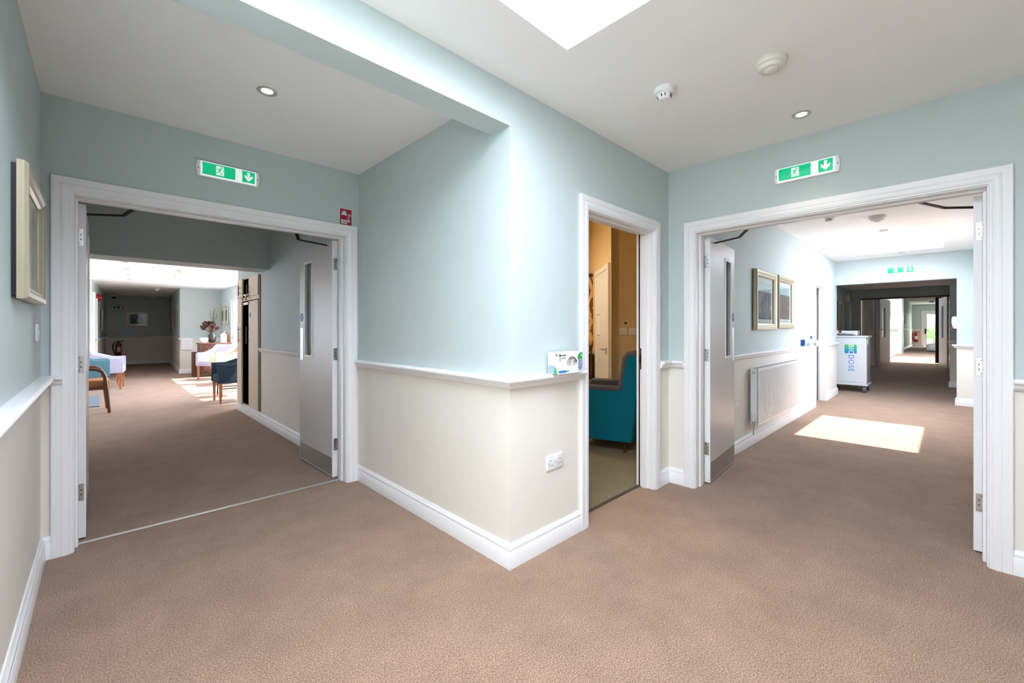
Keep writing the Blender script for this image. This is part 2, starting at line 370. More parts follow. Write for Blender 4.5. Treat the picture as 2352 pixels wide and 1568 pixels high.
# room behind corridor door
wall('wall_store_back', (7.6, 2.6), (10.1, 2.6), -0.1, 0, H, 'back wall of the room off the corridor')
wall('wall_store_side', (8.0, 1.65), (8.0, 2.6), -0.1, 0, H, 'side wall of the room off the corridor')
wall('wall_store_far', (10.0, 2.6), (10.0, 1.65), -0.1, 0, H, 'far side wall of the room off the corridor')
slab('ceiling_store', 7.4, 10.28, 1.58, 2.8, H, ROOF, 'ceiling of the room off the corridor')
# lobby
wall('wall_lobby_left', (10.35, 2.10), (16.85, 2.10), -0.12, 0, 2.5, 'dark left wall of the lobby behind the trolley')
wall('wall_lobby_side', (10.351, 1.65), (10.351, 2.10), -0.1, 0, 2.5, 'short return wall of the lobby')
wall('wall_lobby_right', (13.3, -1.6), (10.35, -1.6), -0.1, 0, 2.5, 'right wall of the lobby')
wall('wall_lobby_pier', (13.3, -0.04), (13.3, -1.62), -0.12, 0, 2.5, 'dark wall pier at the foot of the ramp')
wall('wall_lobby_end', (10.351, -1.6), (10.351, -0.46), -0.1, 0, 2.5, 'lobby side of the corridor end wall')
wall('wall_ramp_right', (16.9, -0.06), (13.42, -0.06), -0.12, 0, 2.5, 'right wall of the ramp passage')
wall('wall_far_doorway', (16.8, 2.12), (16.8, -0.70), -0.12, 0, 2.6, 'dark wall around the far double doors', [(2.12 - 1.86, 2.12 + 0.045, 0, 2.17)])
# far corridor
wall('wall_far_left', (16.92, 1.42), (23.0, 1.42), -0.12, 0, 2.72, 'sunlit left wall of the far corridor', mat='wall_up')
wall('wall_far_left_dark', (24.3, 1.44), (34.2, 1.44), -0.12, 0, 2.72, 'shaded left wall of the far corridor with small pictures', mat='wall_up')
tag(bx('pilaster_far', (23.0, 1.28, 0.2), (24.3, 1.56, 2.72), 'white'), 'white door surround projecting in the far corridor', 'pilaster', kind='structure')
wall('wall_far_right', (34.2, -0.55), (16.92, -0.55), -0.12, 0, 2.72, 'right wall of the far corridor', mat='wall_up')
wall('wall_far_side', (16.97, 1.90), (16.97, 1.42), -0.1, 0, 2.72, 'short wall behind the far doors', mat='wall_up')
GD = (-0.18, 1.05)
wall('wall_far_end', (34.1, 1.46), (34.1, -0.57), -0.2, 0, 2.72, 'end wall of the far corridor with the garden door', [(1.46 - GD[1], 1.46 - GD[0], 0.27, 2.33)], mat='wall_up')
# lounge
wall('wall_lounge_front', (XL + 0.15, 7.86), (2.75, 7.86), 0.15, 0, 2.5, 'lounge wall behind the cupboards')
WIN = [(8.3, 10.0), (10.2, 11.9), (12.1, 13.97)]
wall('wall_lounge_window', (2.60, 15.2), (2.60, 7.70), -0.15, 0, 2.5, 'lounge wall with tall windows', [(15.2 - b, 15.2 - a, 0.25, 2.12) for a, b in WIN])
wall('wall_lounge_far', (1.605, 15.2), (2.75, 15.2), -0.12, 0, 2.5, 'pale green far wall of the lounge')
wall('wall_recess_right', (1.86, 20.5), (1.605, 15.2), -0.12, 0, 2.5, 'right wall of the dark recess')
wall('wall_recess_far', (0.0, 20.5), (2.0, 20.5), -0.12, 0, 2.5, 'dark far wall of the recess with a framed picture')
wall('wall_recess_left', (-0.16, 13.9), (0.12, 20.5), -0.12, 0, 2.5, 'left wall of the recess', )
wall('wall_lounge_left', (-3.3, 6.2), (-3.3, 14.0), -0.15, 0, 2.5, 'lounge wall on the far left side', [(4.9, 7.1, 0.25, 2.12)])
wall('wall_lounge_back', (-3.45, 13.9), (-0.16, 13.9), -0.15, 0, 2.5, 'back wall of the lounge on the left')
wall('wall_lounge_entry', (XW - 0.15, 6.35), (-3.45, 6.35), 0.15, 0, 2.5, 'lounge wall beside the corridor mouth')
# small ochre room
wall('wall_ochre_diagonal', (5.80, 4.12), (4.67, 2.99), -0.1, 0, 3.12, 'ochre diagonal wall with the white door', mat='ochre')
wall('wall_ochre_dark', (4.671, 2.989), (6.05, 1.61), -0.1, 0, 3.12, 'shaded ochre wall with switches', mat='ochre')
wall('wall_ochre_far', (1.70, 5.0), (5.2, 5.0), -0.1, 0, 3.12, 'far ochre wall of the side room', mat='ochre')
wall('wall_ochre_return', (4.80, 5.05), (5.74, 4.06), -0.1, 0, 3.12, 'ochre wall behind the patterned blind', mat='ochre')
wall('wall_ochre_left', (1.725, 1.77), (1.725, 5.0), -0.05, 0, H, 'left ochre wall of the side room', mat='ochre')
wall('wall_ochre_near', (6.0, 1.768), (3.2, 1.768), -0.1, 0, 3.12, 'near ochre wall of the side room', mat='ochre')

wall('wall_leak_stop', (3.47, 5.05), (3.47, 1.60), 0.08, H, 3.12, 'added upstand keeping the sky out above the ochre side room', mat='ochre')  # unseen wall added to stop sky light leaking between the two ceilings
# ------------------------------------------------------------------ skylights and windows
def skylight(n, r, z, label):
    x0, x1, y0, y1 = r
    t = thing('window_%d' % n, label, 'skylight', ((x0 + x1) / 2, (y0 + y1) / 2, z), kind='structure')
    hx, hy = (x1 - x0) / 2, (y1 - y0) / 2
    for nm, a, b in (('frame_bar', (-hx - 0.06, -hy - 0.06, 0.0), (hx + 0.06, -hy, 0.07)), ('frame_bar', (-hx - 0.06, hy, 0.0), (hx + 0.06, hy + 0.06, 0.07)),
                     ('frame_bar', (-hx - 0.06, -hy, 0.0), (-hx, hy, 0.07)), ('frame_bar', (hx, -hy, 0.0), (hx + 0.06, hy, 0.07))):
        bx(nm, a, b, 'white', t)
    bx('pane', (-hx, -hy, 0.03), (hx, hy, 0.036), 'glass', t)
    portal(((x0 + x1) / 2, (y0 + y1) / 2, z - 0.02), x1 - x0, y1 - y0, (0, 0, -1))
skylight(1, SK1, ROOF1, 'bright skylight over the hall')
skylight(2, SK2, ROOF2, 'bright skylight over the corridor with the radiator')
skylight(3, SK3, ROOF, 'skylight over the far corridor')
def wall_window(n, x, y0, y1, z0, z1, label, inward):
    t = thing('window_%d' % n, label, 'window', (x, (y0 + y1) / 2, z0), kind='structure')
    hy = (y1 - y0) / 2; h = z1 - z0
    bx('frame_rail', (-0.03, -hy, 0), (0.03, hy, 0.07), 'white', t); bx('frame_rail', (-0.03, -hy, h - 0.07), (0.03, hy, h), 'white', t)
    for y in (-hy, -0.035, hy - 0.07): bx('frame_stile', (-0.03, y, 0.07), (0.03, y + 0.07, h - 0.07), 'white', t)
    for a, b in ((-hy + 0.07, -0.035), (0.035, hy - 0.07)): bx('pane', (-0.004, a, 0.07), (0.004, b, h - 0.07), 'glass', t)
    portal((x + 0.08 * inward * -1, (y0 + y1) / 2, (z0 + z1) / 2), h, y1 - y0, (inward, 0, 0))
for i, (a, b) in enumerate(WIN):
    wall_window(4 + i, 2.675, a, b, 0.25, 2.12, ['lounge window nearest the cupboards', 'middle lounge window', 'lounge window beside the pair of pictures'][i], -1)

wall_window(8, -3.375, 11.1, 13.3, 0.25, 2.12, 'unseen window added to light the lounge from its hidden side', 1)  # out of view, added to brighten the lounge floor
t = thing('window_7', 'unseen window added for daylight in the corridor wall opposite the radiator', 'window', ((FILL_WIN[0] + FILL_WIN[1]) / 2, -0.525, 1.15), kind='structure')  # unseen window, added to carry more daylight into the corridor
hw_ = (FILL_WIN[1] - FILL_WIN[0]) / 2
for z in (0, 0.93): bx('frame_rail', (-hw_, -0.03, z), (hw_, 0.03, z + 0.07), 'white', t)
for x in (-hw_, -0.035, hw_ - 0.07): bx('frame_stile', (x, -0.03, 0.07), (x + 0.07, 0.03, 0.93), "white", t)
for a, b in ((-hw_ + 0.07, -0.035), (0.035, hw_ - 0.07)): bx('pane', (a, -0.004, 0.07), (b, 0.004, 0.93), "glass", t)
portal(((FILL_WIN[0] + FILL_WIN[1]) / 2, -0.60, 1.65), FILL_WIN[1] - FILL_WIN[0], 1.0, (0, 1, 0))
# ------------------------------------------------------------------ skirting, dado, architraves
SK_PROF = [(0, 0), (0.020, 0), (0.020, 0.088), (0.0165, 0.093), (0.0175, 0.099), (0.0165, 0.108), (0.011, 0.114), (0.008, 0.121), (0.006, 0.126), (0, 0.126)]
DADO_PROF = [(0, 1.012), (0.046, 1.012), (0.052, 1.010), (0.0565, 1.005), (0.058, 0.999), (0.0565, 0.992), (0.052, 0.987), (0.046, 0.985), (0.040, 0.984),
             (0.038, 0.976), (0.033, 0.966), (0.025, 0.957), (0.014, 0.951), (0.006, 0.949), (0, 0.949)]
def lift(prof, dz): return [(d, z + dz) for d, z in prof]
def skirt(name, path, label, dz=0.0):
    return tag(MB().sweep_plan(lift(SK_PROF, dz), path).build(name, 'white', smooth=35), label, 'skirting board', kind='structure')
def dado(name, path, label, dz=0.0, prof=DADO_PROF):
    return tag(MB().sweep_plan(lift(prof, dz), path).build(name, 'white', smooth=40), label, 'dado rail', kind='structure')
# (profile lies to the LEFT of the walking direction, so walk with the wall on the right-hand side)
AO = 0.091
AOW = 0.085; AO = AOW + 0.006          # architrave width and outer offset from the jamb face
skirt('baseboard_left', [(LD[0] - AO + 0.004, YD), (XW, YD), (XW, -2.45)], 'white skirting along the wall beside the camera')
skirt('baseboard_corner', [(SD[0] - AO + 0.004, YR), (XL, YR), (XL, YD), (LD[1] + AO - 0.004, YD)], 'white skirting around the projecting corner')
skirt('baseboard_niche', [(XD, RD[1] + AO - 0.004), (XD, YR), (SD[1] + AO - 0.004, YR)], 'short white skirting in the nook between the two right doorways')
skirt('baseboard_right', [(XD, -2.45), (XD, RD[0] - AO + 0.004)], 'white skirting at the right edge beyond the right doorway')
skirt('baseboard_left_corridor', [(XL, YD2 + 0.01), (XL, 7.86), (1.8, 7.86)], 'white skirting below the built-in cupboards')
skirt('baseboard_corridor', [(D2[0] - 0.08, YC), (XD2 + 0.01, YC)], 'white skirting beneath the radiator')
skirt('baseboard_corridor_pier', [(10.35, YC + 0.1), (10.35, YC), (D2[1] + 0.08, YC)], 'white skirting on the short pier beside the trolley')
skirt('baseboard_corridor_end', [(10.2, -0.45), (10.2, -0.11), (10.35, -0.11)], 'white skirting on the end wall of the bright corridor')
skirt('baseboard_lobby_pier', [(13.3, -1.6), (13.3, -0.04), (13.42, -0.04)], 'white skirting on the dark pier by the ramp')
skirt('baseboard_far_left', [(23.0, 1.42), (16.95, 1.42)], 'skirting of the sunlit far corridor wall', 0.27)
skirt('baseboard_far_left_dark', [(34.1, 1.44), (24.3, 1.44)], 'skirting of the shaded far corridor wall', 0.27)
skirt('baseboard_far_end', [(34.1, GD[1] + 0.02), (34.1, 1.44)], 'skirting beside the garden door', 0.27)
skirt('baseboard_lounge', [(2.60, 15.2), (1.605, 15.2), (1.86, 20.5), (0.12, 20.5)], 'white skirting of the lounge far wall and recess')
skirt('baseboard_recess_left', [(0.12, 20.5), (-0.16, 13.9)], 'white skirting of the recess left wall')
dado('trim_1', [(LD[0] - 0.045, YD), (XW, YD), (XW, -2.45)], 'white dado rail along the wall beside the camera')
dado('trim_2', [(SD[0] - AO + 0.012, YR), (XL, YR), (XL, YD), (LD[1] + AO - 0.012, YD)], 'white dado rail wrapping the projecting corner')
dado('trim_3', [(XD, RD[1] + AO), (XD, YR), (SD[1] + AO, YR)], 'short white dado rail in the nook between the two right doorways')
dado('trim_4', [(XD, -2.45), (XD, RD[0] - AO)], 'white dado rail at the right edge beyond the right doorway')
FLAT = [(0, 1.008), (0.030, 1.008), (0.032, 1.000), (0.026, 0.990), (0.024, 0.978), (0.014, 0.970), (0.010, 0.955), (0, 0.955)]
dado('trim_5', [(XL, YD2 + 0.01), (XL, 6.56)], 'white moulded dado rail in the dark left corridor', prof=FLAT)
dado('trim_6', [(D2[0] - 0.08, YC), (XD2 + 0.01, YC)], 'white dado rail above the radiator')
dado('trim_7', [(10.35, YC), (D2[1] + 0.08, YC)], 'white dado rail on the short pier beside the trolley')
dado('trim_8', [(10.2, -0.45), (10.2, -0.11), (10.35, -0.11)], 'white dado rail on the end wall beside the wide opening')
dado('trim_9', [(13.3, -1.6), (13.3, -0.04), (13.42, -0.04)], 'grey-looking dado rail on the dark pier by the ramp')
dado('trim_10', [(23.0, 1.42), (16.95, 1.42)], 'dado rail on the sunlit far corridor wall', 0.27)
dado('trim_11', [(34.1, 1.44), (24.3, 1.44)], 'dado rail on the shaded far corridor wall', 0.27)
dado('trim_12', [(34.1, GD[1] + 0.02), (34.1, 1.44)], 'dado rail beside the garden door', 0.27)
dado('trim_13', [(2.60, 14.0), (2.60, 15.2), (1.605, 15.2), (1.86, 20.5), (0.12, 20.5)], 'dado rail of the lounge far wall and recess', prof=FLAT)
dado('trim_14', [(0.12, 20.5), (-0.16, 13.9)], 'dado rail of the recess left wall', prof=FLAT)

ARC = [(0.0, 0.0), (0.0, 0.010), (0.003, 0.013), (0.010, 0.013), (0.012, 0.017), (0.016, 0.019), (0.020, 0.018), (0.022, 0.019), (0.028, 0.022), (0.036, 0.0225), (0.044, 0.021), (0.0465, 0.0185), (0.049, 0.0215), (0.053, 0.022), (0.0815, 0.022), (0.085, 0.019), (0.085, 0.0)]
def door_frame(name, label, origin, u, n, s0, s1, h, depth, stop_at, arch=True, arch_back=True, seal=False):
    """lining with stops plus moulded architrave; origin on the near wall face, u along the wall, n towards the viewer"""
    t = thing(name, label, 'door frame', kind='structure')
    O = Vector(origin); U = Vector(u); N = Vector(n)
    pt = lambda s, p, z: tuple(O + U * s + N * p + Vector((0, 0, z)))
    def abox(nm, a, b, mat):
        mb = MB()
        xs = [pt(s, p, z) for s in (a[0], b[0]) for p in (a[1], b[1]) for z in (a[2], b[2])]
        lo = [min(v[i] for v in xs) for i in range(3)]; hi = [max(v[i] for v in xs) for i in range(3)]
        mb.box(lo, hi, bevel=0.0015); mb.build(nm, mat, t)
    abox('jamb', (s0 - 0.03, 0.0, 0), (s0, -depth, h + 0.03), 'white'); abox('jamb', (s1, 0.0, 0), (s1 + 0.03, -depth, h + 0.03), 'white'); abox('head', (s0, 0.0, h), (s1, -depth, h + 0.03), 'white')
    a, b = stop_at
    abox('door_stop', (s0, a, 0), (s0 + 0.013, b, h - 0.013), 'white'); abox('door_stop', (s1 - 0.013, a, 0), (s1, b, h - 0.013), 'white'); abox('door_stop', (s0, a, h - 0.013), (s1, b, h), 'white')
    c = b - 0.018
    for e in (0, 1):
        abox('seal', ((s0, s1 - 0.002)[e], c, 0), ((s0 + 0.002, s1)[e], c - 0.012, h), 'seal')
    def arch_mesh(sign, base):
        mb = MB(); prof = ARC
        path = lambda o: [(s0 - 0.006 - o, 0), (s0 - 0.006 - o, h + 0.006 + o), (s1 + 0.006 + o, h + 0.006 + o), (s1 + 0.006 + o, 0)]
        rows = [[pt(s, base + sign * p, z) for s, z in path(o)] for o, p in prof]
        V = [[mb.bm.verts.new(q) for q in r] for r in rows]
        for r1, r2 in zip(V, V[1:]):
            for i in range(3): mb.bm.faces.new((r1[i], r1[i + 1], r2[i + 1], r2[i]))
        for i in range(3): mb.bm.faces.new((V[-1][i], V[-1][i + 1], V[0][i + 1], V[0][i]))
        mb.bm.faces.new([r[0] for r in V]); mb.bm.faces.new([r[3] for r in V][::-1])
        mb.build('architrave', 'white', t, smooth=30)
    arch_mesh(1, 0.0)
    if arch_back: arch_mesh(-1, -depth)
    return t
door_frame('trim_15', 'white moulded frame of the left double doorway', (0, YD, 0), (1, 0, 0), (0, -1, 0), LD[0], LD[1], DH, YD2 - YD, (-0.060, -0.112))
door_frame('trim_16', 'white moulded frame of the right double doorway', (XD, 0, 0), (0, 1, 0), (-1, 0, 0), RD[0], RD[1], DH, XD2 - XD, (-0.060, -0.112), arch_back=False)
door_frame('trim_17', 'white moulded frame of the narrow single doorway', (0, YR, 0), (1, 0, 0), (0, -1, 0), SD[0], SD[1], DH, 0.14, (-0.045, -0.09), arch_back=False)
door_frame('trim_18', 'white frame of the doorway behind the paired pictures', (0, YC, 0), (1, 0, 0), (0, -1, 0), D2[0] + 0.03, D2[1] - 0.03, 2.0, 0.14, (-0.045, -0.09), arch_back=False)
# latch plate on the single doorway
lp = thing('latch_plate', 'dark metal strike plate on the jamb of the narrow doorway', 'strike plate', (SD[1], 1.728, 1.03))
bx('plate', (-0.0035, -0.014, -0.085), (0.0, 0.014, 0.085), plain('bronze_plate', (0.16, 0.13, 0.10, 1), 0.4, 0.9), lp, bevel=0.001)
bx('keep_hole', (-0.006, -0.007, -0.035), (-0.002, 0.007, 0.03), 'hole', lp)
bx('lip', (-0.007, -0.024, -0.045), (-0.0025, -0.013, 0.045), plain('bronze_lip', (0.10, 0.085, 0.07, 1), 0.4, 0.9), lp, bevel=0.001)
# carpet threshold strips
tag(bx('threshold_strip', (LD[0], 3.556, 0.0), (LD[1], 3.586, 0.006), 'alu', bevel=0.002), 'thin metal carpet strip across the left double doorway', 'threshold')
tag(bx('threshold_strip', (SD[0], 1.728, 0.0), (SD[1], 1.752, 0.009), plain('dark_strip', (0.10, 0.085, 0.06, 1), 0.5, 0.4), bevel=0.002), 'dark carpet strip across the narrow doorway', 'threshold')

# ------------------------------------------------------------------ door leaves
def hinge(parent, z, x0, yk):
    """plate on the hinge edge (y = 0 plane of the leaf, x across thickness) with knuckle and screws"""
    h = MB(); h.box((x0, -0.0035, z - 0.051), (x0 + (0.034 if x0 >= 0 else -0.034), 0.0005, z + 0.051), bevel=0.0008)
    s = 1 if x0 >= 0 else -1
    ho = h.build('hinge', 'steel', parent)
    k = MB()
    for i in range(5): k.cyl((x0 - s * 0.006, -0.004, z - 0.051 + i * 0.0204), (x0 - s * 0.006, -0.004, z - 0.051 + i * 0.0204 + 0.0188), 0.0065, 12)
    k.build('knuckle', 'steel', ho, smooth=40)
    sc = MB()
    for dx, dz in ((0.010, 0.038), (0.022, 0.014), (0.022, -0.014), (0.010, -0.038)): sc.cyl((x0 + s * dx, -0.0038, z + dz), (x0 + s * dx, -0.0030, z + dz), 0.0042, 10)
    sc.build('screw', plain('screw_dark', (0.12, 0.12, 0.12, 1), 0.4, 0.8) if 'screw' not in M else M['screw'], ho)
M['screw'] = plain('screw_head', (0.10, 0.10, 0.10, 1), 0.4, 0.8)
def leaf(name, label, hinge_xy, angle, side, w=0.775, h=2.012, z0=0.012, full=True, face_mat='leafface'):
    """door leaf; local y runs from the hinge to the free edge, thickness in x from 0 to 0.044 * side (passage side)"""
    T = 0.044
    t = thing(name, label, 'door', (hinge_xy[0], hinge_xy[1], z0), angle, kind='structure')
    s = side
    va, vb, vz0, vz1 = w - 0.325, w - 0.135, 1.005, 1.88      # vision panel
    ss, zs, F = cells([(va, vb, vz0, vz1)], 0.0, w, 0.0, h)
    solid_grid(ss, zs, F, T, lambda q, k, z: (s * k, q, z)).build('leaf', face_mat, t)
    bx('edge_band', (0 if s > 0 else -T, -0.0012, 0), (T if s > 0 else 0, 0.0, h), 'white', t)
    # beading on both faces
    for fx in (-0.006, T - 0.004):
        b = MB(); a0, a1 = fx, fx + 0.010
        for p, q in (((va - 0.012, vz0 - 0.012), (va + 0.010, vz1 + 0.012)), ((vb - 0.010, vz0 - 0.012), (vb + 0.012, vz1 + 0.012)), ((va + 0.010, vz0 - 0.012), (vb - 0.010, vz0 + 0.010)), ((va + 0.010, vz1 - 0.010), (vb - 0.010, vz1 + 0.012))):
            b.box((min(s * a0, s * a1), p[0], p[1]), (max(s * a0, s * a1), q[0], q[1]), bevel=0.002)
        b.build('bead', 'white', t)
    g = bx('vision_pane', (min(s * 0.019, s * 0.025), va, vz0), (max(s * 0.019, s * 0.025), vb, vz1), 'glass', t)
    if full:
        wm = MB()
        for i in range(1, int((vb - va) / 0.0127)): wm.box((s * 0.0215, va + i * 0.0127 - 0.0003, vz0), (s * 0.0223, va + i * 0.0127 + 0.0003, vz1))
        for i in range(1, int((vz1 - vz0) / 0.0127)): wm.box((s * 0.0215, va, vz0 + i * 0.0127 - 0.0003), (s * 0.0223, vb, vz0 + i * 0.0127 + 0.0003))
        wm.build('wire_grid', 'wire', g)
        kp = bx('kick_plate', (min(s * T, s * (T + 0.0015)), 0.012, 0.012), (max(s * T, s * (T + 0.0015)), w - 0.012, 0.165), 'kick', t)
        bx('push_plate', (min(s * T, s * (T + 0.002)), w - 0.095, 0.96), (max(s * T, s * (T + 0.002)), w - 0.020, 1.27), 'alu', t, bevel=0.001)
        dsc = MB().cyl((s * T, w - 0.055, 1.37), (s * (T + 0.0015), w - 0.055, 1.37), 0.040, 28).build('fire_door_disc', 'blue', t)
        text('lettering', 'FIRE DOOR', 0.011, 'paper', dsc, frame_m((s * (T + 0.0020), w - 0.055, 1.378), (0, s, 0), (s, 0, 0)))
        text('lettering', 'KEEP SHUT', 0.011, 'paper', dsc, frame_m((s * (T + 0.0020), w - 0.055, 1.362), (0, s, 0), (s, 0, 0)))
        for z in (0.288, 1.056, 1.823): hinge(t, z - z0, 0.0008 * s, 0)
    return t
M['leafface'] = plain('satin_door_face', (0.62, 0.60, 0.59, 1), 0.33, 0.0, bump=(14, 0.04))
d1 = leaf('door_1', 'open white fire door leaf at the left edge of the left doorway', (LD[0] + 0.000, YD2 + 0.006), 0.0, 1)
d2 = leaf('door_2', 'open grey-white fire door leaf with glass slot, right side of the left doorway', (LD[1], YD2 + 0.006), math.radians(1.0), -1)
d3 = leaf('door_3', 'open white fire door leaf folded against the corridor wall by the radiator', (XD2 + 0.006, RD[1]), math.radians(-90 + 5.0), 1)
d4 = leaf('door_4', 'open fire door leaf seen edge-on at the right side of the right doorway', (XD2 + 0.006, RD[0]), math.radians(-90 - 3.5), -1)
def arms(door, p0, p1, p2):
    bpy.context.view_layer.update(); inv = door.matrix_world.inverted()
    a, b, c = [inv @ Vector(p) for p in (p0, p1, p2)]
    MB().tube([a, b], 0.0075, 8).build('closer_arm', 'black', door)
    d = c - b
    MB().box((-0.012, -0.004, 0), (0.012, 0.004, d.length), mat=Matrix.Translation(b) @ d.to_track_quat('Z', 'Y').to_matrix().to_4x4()).build('closer_forearm', 'black', door)
arms(d1, (-0.075, 3.80, 1.995), (0.10, 3.62, 1.985), (0.15, 3.585, 2.030))
arms(d2, (1.415, 3.75, 1.995), (1.135, 3.62, 1.985), (1.10, 3.57, 2.030))
arms(d3, (3.72, 1.37, 1.995), (3.57, 1.13, 1.985), (3.53, 1.06, 2.030))
arms(d4, (3.75, -0.13, 1.995), (3.57, 0.012, 1.985), (3.52, 0.12, 2.030))

# ------------------------------------------------------------------ exit signs
def exit_sign(label, origin, u, n, w=0.365, h=0.108, lit=True, group=None):
    t = thing('exit_sign', label, 'exit sign', group=group)
    m = frame_m(origin, u, n); t.matrix_world = m
    out = []
    hw, hh = w / 2, h / 2
    for i in range(-6, 7):
        a = i / 6 * 0.9; out.append((hw - 0.016 + 0.016 * math.cos(a), hh * i / 6 * 0.94))
    left = [(-x, y) for x, y in reversed(out)]
    base = MB().prism(out + left, 0.022); base.build('housing', 'plastic', t)
    # domed diffuser
    rows = []
    for j in range(9):
        a = -1 + 2 * j / 8; z = 0.022 + 0.020 * math.sqrt(max(0, 1 - (a * 0.9) ** 2))
        rows.append([(-hw + 0.022, a * hh * 0.86, z), (hw - 0.022, a * hh * 0.86, z)])
    rows = [[(-hw + 0.022, -hh * 0.86, 0.02), (hw - 0.022, -hh * 0.86, 0.02)]] + rows + [[(-hw + 0.022, hh * 0.86, 0.02), (hw - 0.022, hh * 0.86, 0.02)]]
    mb = MB().grid(rows)
    for e in (0, 1): mb.face([r[e] for r in rows])
    df = mb.build('diffuser', 'sign_w' if lit else 'plastic', t, smooth=30)
    zf = lambda y: 0.0226 + 0.020 * math.sqrt(max(0, 1 - (y / (hh * 0.86) * 0.9) ** 2))
    def patch(nm, x0, x1, y0, y1, dz, mat, par=df, k=8):
        mb = MB().grid([[(x0, y0 + (y1 - y0) * j / k, zf(y0 + (y1 - y0) * j / k) + dz), (x1, y0 + (y1 - y0) * j / k, zf(y0 + (y1 - y0) * j / k) + dz)] for j in range(k + 1)])
        return mb.build(nm, mat, par, smooth=60)
    G = 'sign_g' if lit else 'sign_dark'
    W = 'sign_w' if lit else 'paper'
    a0, a1, b0, b1 = -hw + 0.030, hw * 0.18, hw * 0.40, hw - 0.032
    yy = hh * 0.74
    p1 = patch('green_panel', a0, a1, -yy, yy, 0.0, G); p2 = patch('green_panel', b0, b1, -yy, yy, 0.0, G)
    def flat(nm, poly, dz, mat, par):
        mb = MB(); fa = mb.bm.faces.new([mb.bm.verts.new((x, y, 0)) for x, y in poly])
        bmesh.ops.subdivide_edges(mb.bm, edges=[e for e in mb.bm.edges], cuts=2); bmesh.ops.triangulate(mb.bm, faces=mb.bm.faces)
        for v in mb.bm.verts: v.co.z = zf(v.co.y) + dz
        mb.build(nm, mat, par)
    def strip(nm, pts, wd, dz, mat, par):
        for p, q in zip(pts, pts[1:]):
            p, q = Vector(p), Vector(q); d = (q - p).normalized(); nn = Vector((-d.y, d.x)) * wd / 2
            flat(nm, [tuple(p - nn), tuple(q - nn), tuple(q + nn), tuple(p + nn)], dz, mat, par)
    S = h / 0.108
    cx = (a0 + a1) / 2 + 0.002
    patch('doorway_mark', cx - 0.020 * S, cx + 0.024 * S, -0.030 * S, 0.030 * S, 0.0010, W, p1)
    X = lambda *ps: [(cx + x * S, y * S) for x, y in ps]
    mb = MB(); vs = [mb.bm.verts.new((cx + (0.009 + 0.0055 * math.cos(2 * PI * i / 14)) * S, (0.020 + 0.0055 * math.sin(2 * PI * i / 14)) * S, zf(0.02 * S) + 0.0026)) for i in range(14)]; mb.bm.faces.new(vs); mb.build('runner', G, p1)
    strip('runner', X((0.004, 0.012), (-0.004, -0.006)), 0.010 * S, 0.0022, G, p1)
    strip('runner', X((-0.003, -0.005), (0.006, -0.014), (0.014, -0.028)), 0.005 * S, 0.0022, G, p1)
    strip('runner', X((-0.004, -0.006), (-0.011, -0.016), (-0.026, -0.016)), 0.005 * S, 0.0022, G, p1)
    strip('runner', X((0.005, 0.011), (-0.009, 0.011), (-0.016, 0.002)), 0.004 * S, 0.0022, G, p1)
    strip('runner', X((0.005, 0.010), (0.014, 0.002), (0.023, 0.001)), 0.004 * S, 0.0022, G, p1)
    ax = (b0 + b1) / 2
    A = lambda *ps: [(ax + x * S, y * S) for x, y in ps]
    flat('arrow', A((-0.0075, 0.031), (-0.0075, -0.006), (0.0075, -0.006), (0.0075, 0.031)), 0.0012, W, p2)
    flat('arrow', A((-0.024, 0.012), (-0.024, -0.006), (0.0, -0.031), (0.0, -0.012)), 0.0013, W, p2)
    flat('arrow', A((0.024, 0.012), (0.0, -0.012), (0.0, -0.031), (0.024, -0.006)), 0.0013, W, p2)
    for sx in (-1, 1): MB().cyl((sx * (hw - 0.010), 0, 0.020), (sx * (hw - 0.010), 0, 0.0235), 0.0035, 10).build('screw', 'screw', t)
    return t
exit_sign('lit green exit sign with down arrow above the left double doorway', (0.632, YD, 2.338), (1, 0, 0), (0, -1, 0))
exit_sign('lit green exit sign with down arrow above the right double doorway', (XD, 0.660, 2.330), (0, -1, 0), (-1, 0, 0))
exit_sign('small lit exit sign on the end wall under the corridor skylight', (10.2, 0.579, 2.318), (0, -1, 0), (-1, 0, 0), 0.40, 0.125)
exit_sign('unlit exit sign in the dark recess behind the lounge', (0.44, 20.5, 2.035), (1, 0, 0), (0, -1, 0), 0.34, 0.115, lit=False)
exit_sign('dim exit sign above the glazed garden door', (34.1, 0.16, 2.56), (0, -1, 0), (-1, 0, 0), 0.55, 0.16, lit=False)

# ------------------------------------------------------------------ fire zone sign
fz = thing('fire_sign', 'red fire sign with helmet symbol above the left doorway', 'sign'); fz.matrix_world = frame_m((1.4505, YD, 2.194), (1, 0, 0), (0, -1, 0))
bx('border', (-0.053, -0.070, 0), (0.053, 0.070, 0.002), 'paper', fz); bx('red_field', (-0.049, -0.066, 0.002), (0.049, 0.066, 0.0028), 'red', fz)
hel = [(-0.042, 0.015), (-0.036, 0.022), (-0.031, 0.036), (-0.022, 0.048), (-0.012, 0.053), (-0.002, 0.047), (0.004, 0.034), (0.008, 0.022), (0.013, 0.015)]
MB().prism(hel, 0.0008, z0=0.0028).build('helmet_symbol', plain('sign_cream', (0.72, 0.68, 0.62, 1), 0.6), fz)
for k, (x, y) in enumerate(((0.020, 0.030), (0.032, 0.034), (0.018, 0.014), (0.014, -0.002), (0.018, -0.018))):
    MB().prism([(x, y), (x + 0.006, y - 0.010), (x + 0.014, y - 0.016), (x + 0.018, y - 0.012), (x + 0.016, y - 0.020), (x + 0.006, y - 0.016), (x - 0.002, y - 0.006)], 0.0008, z0=0.0028).build('flame_symbol', 'paper', fz)
